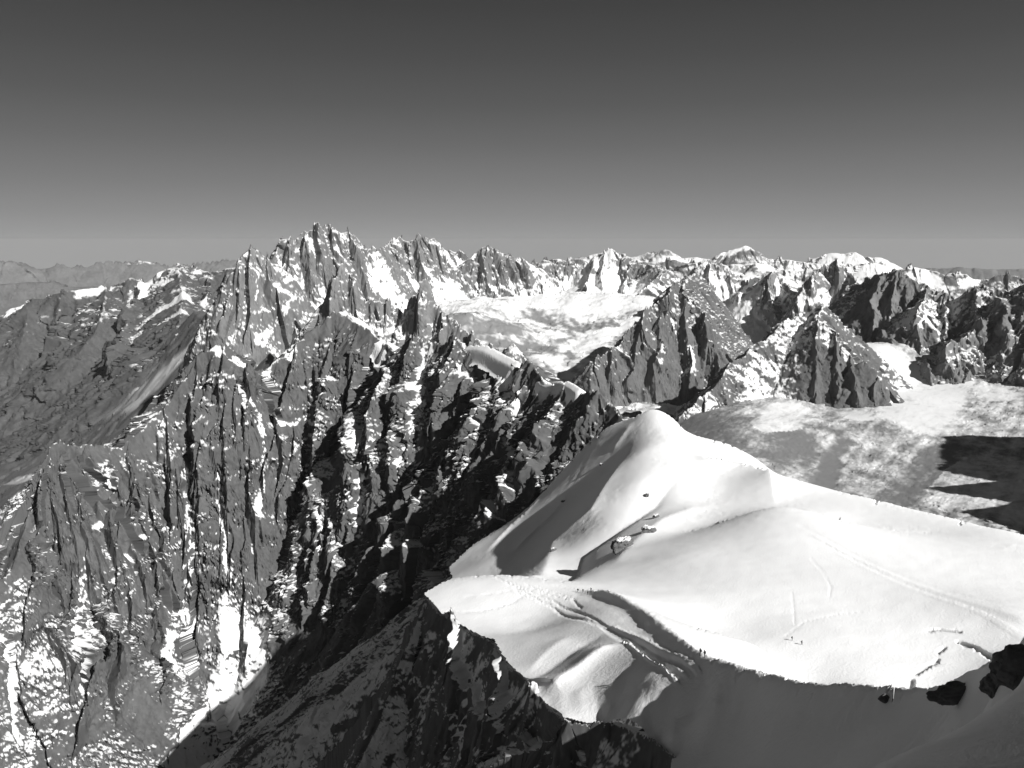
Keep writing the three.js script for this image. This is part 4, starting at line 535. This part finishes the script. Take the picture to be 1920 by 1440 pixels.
sheet('glacier', 'broad crevassed grey-white glacier spreading across the right', 'glacier',
  [[1240, 860, 2900], [1262, 800, 3420], [1300, 780, 3450], [1330, 760, 3700], [1400, 800, 3100], [1450, 780, 3350], [1500, 760, 3650], [1540, 775, 3600], [1600, 790, 3350], [1660, 770, 3600], [1650, 650, 4600], [1600, 648, 4650], [1690, 680, 4500], [1720, 720, 4350], [1750, 745, 4000], [1790, 690, 4550], [1800, 720, 4350], [1830, 760, 3900], [1860, 690, 4750], [1920, 685, 4850], [1920, 750, 4000], [1800, 830, 3200], [1900, 830, 3250], [1700, 850, 3020], [1600, 870, 2880], [1500, 850, 2900], [1450, 840, 2900], [1520, 920, 2450], [1700, 950, 2380], [1850, 950, 2400], [1920, 900, 2700], [1960, 1000, 2200], [2100, 900, 2700], [2100, 750, 4000], [1380, 850, 2750], [1300, 850, 2600]],
  { az: [1255, 2250], d: [1850, 5300], nu: 44, nv: 40 },
  (x, y, z, ny, m) => { const n = noise(x / 90, 0, z / 160) + .7 * noise(x / 34, 0, z / 50) + .6 * noise(x / 12, 0, z / 17) + .35 * noise(x / 5, 0, z / 6) + .75 * noise((x * .8 + z * .6) / 30, 4, (z * .8 - x * .6) / 260); return mix(.16, .74, smooth(-1.2, 1.1, n - .2 + 1.35 * m)); },
  { w: 18, h: (u, v, m) => serac(u, v, 8, 58) * (1 - .8 * Math.abs(m)) },
  { cap: -540, keep: (x, y, z) => 960 - x / z * FOCAL * .985 > 1255 + Math.max(0, Math.hypot(x, z) - 3450) * .3, lines: [{ p: [[1640, 660], [1680, 690], [1700, 730], [1720, 780]], r: 190, v: 1 }, { p: [[1790, 685], [1780, 720], [1750, 770], [1740, 800]], r: 130, v: 1 }, { p: [[1850, 700], [1900, 690]], r: 170, v: 1 }, { p: [[1850, 730], [1880, 745]], r: 110, v: .8 }, { p: [[1480, 765], [1450, 800]], r: 110, v: .8 }, { p: [[1600, 775], [1615, 785]], r: 70, v: .9 }, { p: [[1300, 770], [1370, 790], [1390, 815]], r: 120, v: -.35 },
    { p: [[1780, 840], [1740, 880], [1690, 925], [1640, 960]], r: 75, v: -.7 }, { p: [[1850, 890], [1910, 940]], r: 260, v: .5 }, { p: [[1585, 830], [1562, 850], [1550, 900], [1535, 925]], r: 45, v: -1 }, { p: [[1490, 820], [1470, 860]], r: 120, v: -.7 }, { p: [[1290, 790], [1340, 815]], r: 160, v: -.8 }, { p: [[1340, 830], [1400, 850]], r: 90, v: -.5 }, { p: [[1600, 920], [1640, 950]], r: 120, v: -.4 }] });
sheet('glacier', 'winding striped glacier flowing out of the white bowl in the centre', 'glacier',
  [[1000, 560, 9400], [1060, 555, 9500], [1150, 555, 9300], [1200, 560, 8900], [940, 575, 8400], [900, 590, 7300], [1060, 590, 8400], [1120, 600, 8200], [1000, 600, 8300], [1180, 600, 7800], [1040, 625, 7400], [1100, 630, 7300], [980, 640, 6800], [1160, 640, 6900], [1010, 660, 6500], [1080, 665, 6400], [1140, 680, 6000], [1200, 680, 5900], [1040, 700, 5700], [1100, 710, 5500], [1160, 740, 4900], [960, 670, 6000], [1240, 760, 4500], [1240, 700, 5600], [900, 620, 6700], [850, 590, 7000]],
  { az: [800, 1320], d: [4200, 10200], nu: 36, nv: 34 },
  (x, y, z, ny, m) => { const ox = x - 545, oz = z + 6380, ang = Math.atan2(ox, -oz + 300), rad = Math.hypot(ox, oz), rays = rad > 500 ? .9 * noise(ang * 13, 2, rad / 800) + .9 * noise(ang * 34, 7, rad / 420) : 0; const fl = noise(x / 900 + 3, 0, z / 1400) * 2.2 + x / 260 + z / 2600, st = Math.sin(fl * 5.2 + noise(x / 240, 1, z / 500) * 2.4); const n = .55 * st * smooth(-8200, -6900, z) + .9 * noise(x / 170, 0, z / 300) + 1.0 * noise(x / 74, 0, z / 120) + .8 * noise(x / 34, 0, z / 50); return mix(.2, .84, smooth(-1.15, .6, n + .8 * rays * smooth(-6600, -7400, z) + .45 * smooth(-7200, -9200, z) + 1.5 * m)); },
  { w: 40, h: (u, v, m) => serac(u, v, 26, 240) * (1 - .75 * clamp(m)) + 8 * Math.sin(u / 60 + v / 400) },
  { more: [[1300, -690, 9800], [1310, -850, 7500], [1320, -980, 5000], [820, -700, 9800], [820, -950, 6000], [820, -850, 7500], [1240, -665, 9600]], lines: [{ p: [[1000, 590], [1050, 605], [1090, 615], [1140, 612]], r: 240, v: -.6 }, { p: [[900, 600], [950, 630], [1000, 660]], r: 420, v: -.75 }, { p: [[1180, 600], [1120, 635], [1090, 655]], r: 160, v: .6 }, { p: [[1020, 560], [1090, 565], [1150, 570]], r: 520, v: .45 }, { p: [[1160, 690], [1120, 720], [1180, 740]], r: 260, v: -.8 }] });
sheet('valley_slope', 'grey debris slopes and glacier tongue running down to the deep valley on the left', 'valley slope',
  [[-60, 620, 9000], [0, 700, 7700], [0, 780, 7000], [0, 850, 6300], [60, 870, 5600], [150, 820, 5000], [100, 780, 6200], [200, 760, 5400], [280, 730, 4400], [330, 700, 4200], [380, 640, 4300], [340, 740, 3700], [300, 800, 3300], [420, 610, 4300], [240, 830, 3400], [150, 860, 3900], [40, 1000, 3300], [0, 1050, 3000], [-60, 1100, 2900], [60, 930, 3500], [-100, 900, 5000], [350, 640, 4700], [300, 660, 5200], [200, 680, 6200]],
  { az: [-240, 500], d: [2500, 9600], nu: 40, nv: 36 },
  (x, y, z, ny, m) => { const n = .5 * noise(x / 260, 0, z / 260) + .5 * noise(x / 70, 0, z / 150); return clamp(mix(.07, .1, .5 + n) + (m > 0 ? m * (.5 + .1 * n) : m * .05), .05, .8); },
  { w: 40, h: (u, v, m) => (34 * Math.abs(noise(u / 240, 1, v / 340)) + 16 * noise(u / 70, 1, v / 110) + 9 * facet(u / 60, 0, v / 90, 5)) * (1 - .6 * Math.abs(m)) },
  { ymin: -2300, cap: -440, keep: (x, y, z) => Math.hypot(x, z) < 5300, lines: [{ p: [[385, 632], [350, 660], [310, 700], [285, 728]], r: 170, v: 1 }, { p: [[255, 740], [200, 765], [160, 785], [110, 810]], r: 190, v: .36 }, { p: [[330, 740], [290, 780], [250, 815]], r: 90, v: .3 }, { p: [[55, 920], [30, 960], [0, 985]], r: 90, v: .95 }, { p: [[20, 905], [50, 900]], r: 60, v: .5 }, { p: [[30, 1020], [10, 1050], [0, 1070]], r: 80, v: .8 }, { p: [[115, 620], [90, 660], [70, 675]], r: 60, v: .25 }] });
{ // ground out to the horizon, following the curve of the earth
  const geo = surface((u, v, o) => { const r = Math.hypot(u, v); o[0] = u; o[2] = v; o[1] = -2350 - r * r / 1.27e7 + 160 * fbm(u / 4200, 1, v / 4200, 4); }, { x: [-70000, 70000], z: [-76000, 9000], nu: 60, nv: 60 }, (x, y, z) => .1 + .04 * noise(x / 1500, 0, z / 1500), { detail: 6, say: 'ground' });
  structure('ground', geo, 'deep hazy valley floor beneath all the mountains', 'valley floor');
}
// ------------------------------------------------------------------ outside the frame: the tower the photograph was taken from, and the peaks on the right whose shadow falls on the glacier
mountain({ name: 'rock_tower', category: 'rock tower', label: 'granite tower rising behind and right of the viewpoint', seed: 40,
  extra: [{ pts: [[-10, -14, 60], [40, -6, 34], [75, 40, 26], [115, 84, 26], [143, 94, 12], [167, 62, 12], [188, 6, 20], [207, -60, 28]], k: 1.9, D0: 120, k2: 1.1 }],
  dom: { x: [-60, 420], z: [-60, 220], nu: 90, nv: 60 }, amp: 9, size: 60, jag: 4 });
mountain({ name: 'offside_peak', category: 'mountain', label: 'jagged peak beyond the right edge whose shadow lies on the glacier', seed: 41,
  extra: [{ pts: [[1430, -370, -1250], [1620, -270, -1440], [1710, -165, -1540], [1790, -230, -1620], [1870, -95, -1720], [1960, -160, -1790], [2070, -35, -1880], [2220, 30, -2000], [2400, 120, -2100]], k: 1.5, D0: 300, k2: 1 }],
  dom: { x: [1250, 3000], z: [-2700, -900], nu: 100, nv: 100 }, amp: 22, size: 130, jag: 9, ymin: -1000 });
// ------------------------------------------------------------------ boulders
function thing(name, label, category, pos, turn = 0, group) { const o = new THREE.Group(); o.name = numbered(name); o.position.set(...pos); o.rotation.y = turn; o.userData = { label, category }; if (group) o.userData.group = group; scene.add(o); return o; }
function part(name, geo, mat, parent) { const m = new THREE.Mesh(geo, mat); m.name = name; m.castShadow = m.receiveShadow = true; parent.add(m); return m; }
const boulderMat = new THREE.MeshStandardMaterial({ vertexColors: true, roughness: .95 }), capMat = new THREE.MeshStandardMaterial({ color: new THREE.Color().setRGB(.84, .84, .84), roughness: .85 });
function boulderGeometry(seed, sx, sy, sz, cells, cap) {
  const g = new THREE.IcosahedronGeometry(1, 18), p = g.attributes.position, dirs = p.array.slice(), col = new Float32Array(p.count * 3), put = [];
  for (let i = 0; i < p.count; i++) {
    const x = p.getX(i), y = p.getY(i), z = p.getZ(i), f = 1 + .34 * noise(x * 1.3 + seed, y * 1.3, z * 1.3) + .2 * facet(x * cells + seed, y * cells * .8, z * cells, seed) + .07 * facet(x * cells * 3 + seed, y * cells * 2, z * cells * 3, seed + 2);
    p.setXYZ(i, x * f * sx, Math.max(-.6, y * f) * sy, z * f * sz); const c = .11 * (1 + .3 * noise(x * 4, y * 9, z * 4 + seed)); col[i * 3] = col[i * 3 + 1] = col[i * 3 + 2] = c;
  }
  g.computeVertexNormals(); g.setAttribute('color', new THREE.BufferAttribute(col, 3));
  let top = null;
  if (cap) { // snow lying on the upper faces, as thick as it is wide
    const n = g.attributes.normal, T = [];
    for (let i = 0; i < p.count; i += 3) { const cx = (dirs[i * 3] + dirs[i * 3 + 3] + dirs[i * 3 + 6]) / 3, cy = (dirs[i * 3 + 1] + dirs[i * 3 + 4] + dirs[i * 3 + 7]) / 3, cz = (dirs[i * 3 + 2] + dirs[i * 3 + 5] + dirs[i * 3 + 8]) / 3; if (cy + .22 * noise(cx * 2 + seed, 1, cz * 2) > cap) for (let k = 0; k < 3; k++) T.push(p.getX(i + k) + n.getX(i + k) * .03 * sx, p.getY(i + k) + .09 * sy, p.getZ(i + k) + n.getZ(i + k) * .03 * sz); }
    if (T.length) { top = new THREE.BufferGeometry(); top.setAttribute('position', new THREE.Float32BufferAttribute(T, 3)); top.computeVertexNormals(); }
  }
  return [g, top];
}
function boulder(name, label, px, py, size, seed, cap = .75, turn = 0, sink = .15, cells = 1.6) {
  const p = groundHit(px, py, 60, 1100, snowHeight); p[1] += size[1] * (.35 - sink);
  const t = thing(name, label, 'rock', p, turn), [g, top] = boulderGeometry(seed, ...size, cells, cap);
  part('stone', g, boulderMat, t); if (top) part('snow_cap', top, capMat, t);
}
boulder('boulder', 'largest black boulder with a snow top on the shaded side of the dome', 1168, 1030, [8.2, 6.2, 5.5], 1, .8, .4, .1, 1.9);
boulder('boulder', 'middle boulder of three in a row on the shaded dome slope', 1216, 997, [5.4, 3.6, 3.6], 2, .7, .2);
boulder('boulder', 'small uppermost boulder of three in a row on the shaded dome slope', 1229, 971, [3.2, 2.4, 2.4], 3, .7, 1);
boulder('stone', 'dark stone alone in the hollow high on the dome slope', 1213, 930, [2.0, 2.2, 1.6], 4, .8, 1.2);
boulder('stone', 'small dark stone beside a bright streak near the dome skyline', 1127, 872, [2.0, 1.5, 1.6], 5, .8, .2);
boulder('stone', 'small dark stone low in the shaded snow hollow left of the long rib', 1037, 1033, [3.0, 2.2, 2.2], 6, .8, .7);
boulder('stone', 'faint flat stones half buried in the middle of the dark slope', 1056, 940, [2.6, 1.0, 2], 7, .9, .7);
boulder('ridge_rock', 'low black rock on the ridge crest where the snow edge meets the lower right shadow', 1795, 1308, [3.4, 1.1, 1.6], 9, 1.3, .15, -.1, 1.5);
boulder('ridge_rock', 'tall black rock in shadow at the right edge, upper one', 1905, 1262, [2.4, 2.2, 1.8], 10, 1.3, .4, .15, 1.5);
boulder('ridge_rock', 'round black rock just left below the tall one at the right edge', 1868, 1290, [1.7, 1.2, 1.3], 11, 1.3, 1.4, .2, 1.6);
boulder('plateau_rock', 'small dark rock poking from the snow just beyond the ridge crest', 1660, 1312, [1.0, .6, .8], 12, 1.3, .3);
// ------------------------------------------------------------------ the climbers
const cloth = (v) => new THREE.MeshStandardMaterial({ color: new THREE.Color().setRGB(v, v, v), roughness: .85 });
const jacketMat = cloth(.045), packMat = cloth(.06), hatMat = cloth(.09), poleMat = new THREE.MeshStandardMaterial({ color: new THREE.Color().setRGB(.2, .2, .2), roughness: .4, metalness: .6 });
function bodyGeometry(J) { // a continuous figure: tapered limbs joined by a smooth minimum, meshed from the field
  const bones = [['hip', 'chest', .15, .17], ['chest', 'neck', .16, .07], ['neck', 'head', .06, .10], ['head', 'crown', .105, .10], ['chest', 'shL', .12, .07], ['chest', 'shR', .12, .07], ['shL', 'elL', .068, .052], ['elL', 'haL', .052, .042], ['shR', 'elR', .068, .052], ['elR', 'haR', .052, .042], ['haL', 'fiL', .046, .03], ['haR', 'fiR', .046, .03], ['hip', 'hiL', .14, .1], ['hip', 'hiR', .14, .1], ['hiL', 'knL', .1, .072], ['knL', 'foL', .072, .055], ['hiR', 'knR', .1, .072], ['knR', 'foR', .072, .055], ['foL', 'toL', .06, .045], ['foR', 'toR', .06, .045]];
  const N = 66, mc = new MarchingCubes(N, jacketMat, false, false, 60000), half = N / 2, S = 1.02; mc.isolation = 0;
  for (let k = 0; k < N; k++) for (let j = 0; j < N; j++) for (let i = 0; i < N; i++) {
    const x = (i - half) / half * S, y = (j - half) / half * S + .92, z = (k - half) / half * S; let d = 9;
    for (const [a, b, ra, rb] of bones) { const A = J[a], B = J[b], ex = B[0] - A[0], ey = B[1] - A[1], ez = B[2] - A[2], px = x - A[0], py = y - A[1], pz = z - A[2], t = clamp((px * ex + py * ey + pz * ez) / (ex * ex + ey * ey + ez * ez)), q = Math.hypot(px - t * ex, py - t * ey, pz - t * ez) - mix(ra, rb, t), h = Math.max(.045 - Math.abs(d - q), 0) / .045; d = Math.min(d, q) - h * h * .045 * .25; }
    mc.field[i + j * N + k * N * N] = -d;
  }
  mc.update(); const g = new THREE.BufferGeometry(), p = mc.positionArray.slice(0, mc.count * 3);
  for (let i = 0; i < p.length; i += 3) { p[i] *= S; p[i + 1] = p[i + 1] * S + .92; p[i + 2] *= S; }
  g.setAttribute('position', new THREE.BufferAttribute(p, 3)); g.computeVertexNormals(); return g;
}
// joints: x across, z the way the person faces
const walk = { hip: [0, .95, 0], chest: [0, 1.3, .05], neck: [0, 1.47, .08], head: [0, 1.58, .11], crown: [0, 1.67, .11], shL: [-.19, 1.4, .06], shR: [.19, 1.4, .06], elL: [-.27, 1.15, .12], elR: [.27, 1.16, .02], haL: [-.25, 1.02, .36], haR: [.26, .98, .22], fiL: [-.25, 1.0, .42], fiR: [.26, .95, .28], hiL: [-.1, .9, 0], hiR: [.1, .9, 0], knL: [-.11, .5, .18], knR: [.11, .5, .02], foL: [-.11, .08, .16], foR: [.12, .09, -.22], toL: [-.12, .05, .32], toR: [.13, .04, -.06] };
const stand = { ...walk, hip: [0, .96, 0], chest: [0, 1.32, .0], neck: [0, 1.49, .02], head: [.01, 1.6, .04], crown: [.01, 1.69, .04], shL: [-.19, 1.42, 0], shR: [.19, 1.42, 0], elL: [-.25, 1.14, -.02], elR: [.26, 1.14, .04], haL: [-.22, .92, .12], haR: [.22, 1.0, .25], fiL: [-.21, .86, .16], fiR: [.2, .98, .3], knL: [-.13, .5, .03], knR: [.12, .5, .05], foL: [-.14, .08, -.02], foR: [.13, .08, 0], toL: [-.16, .05, .14], toR: [.15, .05, .15] };
const bend = { ...walk, hip: [0, .8, -.12], chest: [0, 1.02, .16], neck: [0, 1.08, .33], head: [0, 1.11, .46], crown: [0, 1.15, .52], shL: [-.19, 1.05, .24], shR: [.19, 1.05, .24], elL: [-.24, .82, .34], elR: [.24, .82, .36], haL: [-.15, .62, .48], haR: [.15, .62, .5], fiL: [-.13, .56, .52], fiR: [.13, .56, .54], hiL: [-.1, .76, -.1], hiR: [.1, .76, -.1], knL: [-.13, .46, .2], knR: [.13, .46, .16], foL: [-.13, .08, -.06], foR: [.14, .08, -.1], toL: [-.14, .05, .12], toR: [.15, .05, .08] };
const roundBox = (w, h, d) => { const g = new THREE.SphereGeometry(1, 20, 14), p = g.attributes.position; for (let i = 0; i < p.count; i++) { const f = (v) => Math.sign(v) * Math.pow(Math.abs(v), .5); p.setXYZ(i, f(p.getX(i)) * w / 2, f(p.getY(i)) * h / 2, f(p.getZ(i)) * d / 2); } g.computeVertexNormals(); return g; };
const figures = [walk, stand, bend].map((J) => ({ J, g: bodyGeometry(J) }));
const rod = (a, b, r) => { const g = new THREE.CylinderGeometry(r, r * .7, Math.hypot(b[0] - a[0], b[1] - a[1], b[2] - a[2]), 8); const m = new THREE.Matrix4(), q = new THREE.Quaternion().setFromUnitVectors(new THREE.Vector3(0, -1, 0), new THREE.Vector3(b[0] - a[0], b[1] - a[1], b[2] - a[2]).normalize()); m.compose(new THREE.Vector3((a[0] + b[0]) / 2, (a[1] + b[1]) / 2, (a[2] + b[2]) / 2), q, new THREE.Vector3(1, 1, 1)); return g.applyMatrix4(m); };
function person(label, px, py, pose, facing, o = {}) {
  const p = groundHit(px, py, 60, 1100, snowHeight); p[1] -= .03;
  const { J, g } = figures[pose], t = thing('person', label, 'climber', p, facing, o.group), s = 1.06 * (o.size ?? 1); t.scale.setScalar(s);
  part('body', g, o.mat ?? jacketMat, t);
  const hat = new THREE.SphereGeometry(.118, 18, 12, 0, 6.2832, 0, 1.75); hat.translate(J.crown[0], J.crown[1] - .03, J.crown[2]); part('hat', hat, hatMat, t);
  if (o.pack !== false) { const b = roundBox(.34, .52, .24), lean = Math.atan2(J.chest[2] - J.hip[2], J.chest[1] - J.hip[1]); b.rotateX(lean); b.translate(0, (J.chest[1] + J.hip[1]) / 2 + .1 + .14 * Math.sin(lean) * .8, (J.chest[2] + J.hip[2]) / 2 - .25 * Math.cos(lean)); part('backpack', b, packMat, t); }
  if (o.poles) for (const [h, dx] of [['haL', -.06], ['haR', .06]]) part('trekking_pole', rod([J[h][0], J[h][1] + .08, J[h][2]], [J[h][0] + dx, .0, J[h][2] + .18], .012), poleMat, t);
}
person('person in dark clothes with backpack walking along the snow crest trail, left of the pair', 1313, 1229, 0, -2.5, { poles: true, size: 1.04 });
person('person in dark clothes with backpack on the snow crest trail, right of the pair', 1321, 1232, 0, -2.7, { poles: true });
person('tiny person alone on the bright plateau, left one of two casting slanted shadows', 1485, 1201, 1, 1.2, {});
person('tiny person alone on the bright plateau, right one of two casting slanted shadows', 1503, 1209, 0, 1.4, { poles: true });
person('person bending low at the left end of the far group on the snow saddle', 1083, 1109, 2, 1.3, {});
person('person standing second from the left in the far group on the snow saddle', 1093, 1111, 1, .3, { size: .95 });
person('person standing nearest in the far group on the snow saddle', 1102, 1115, 1, -.6, { poles: true });
person('person standing last on the right of the far group on the snow saddle', 1108, 1109, 0, -1.8, {});
console.log('all', triangles, topY);
renderer.render(scene, camera);
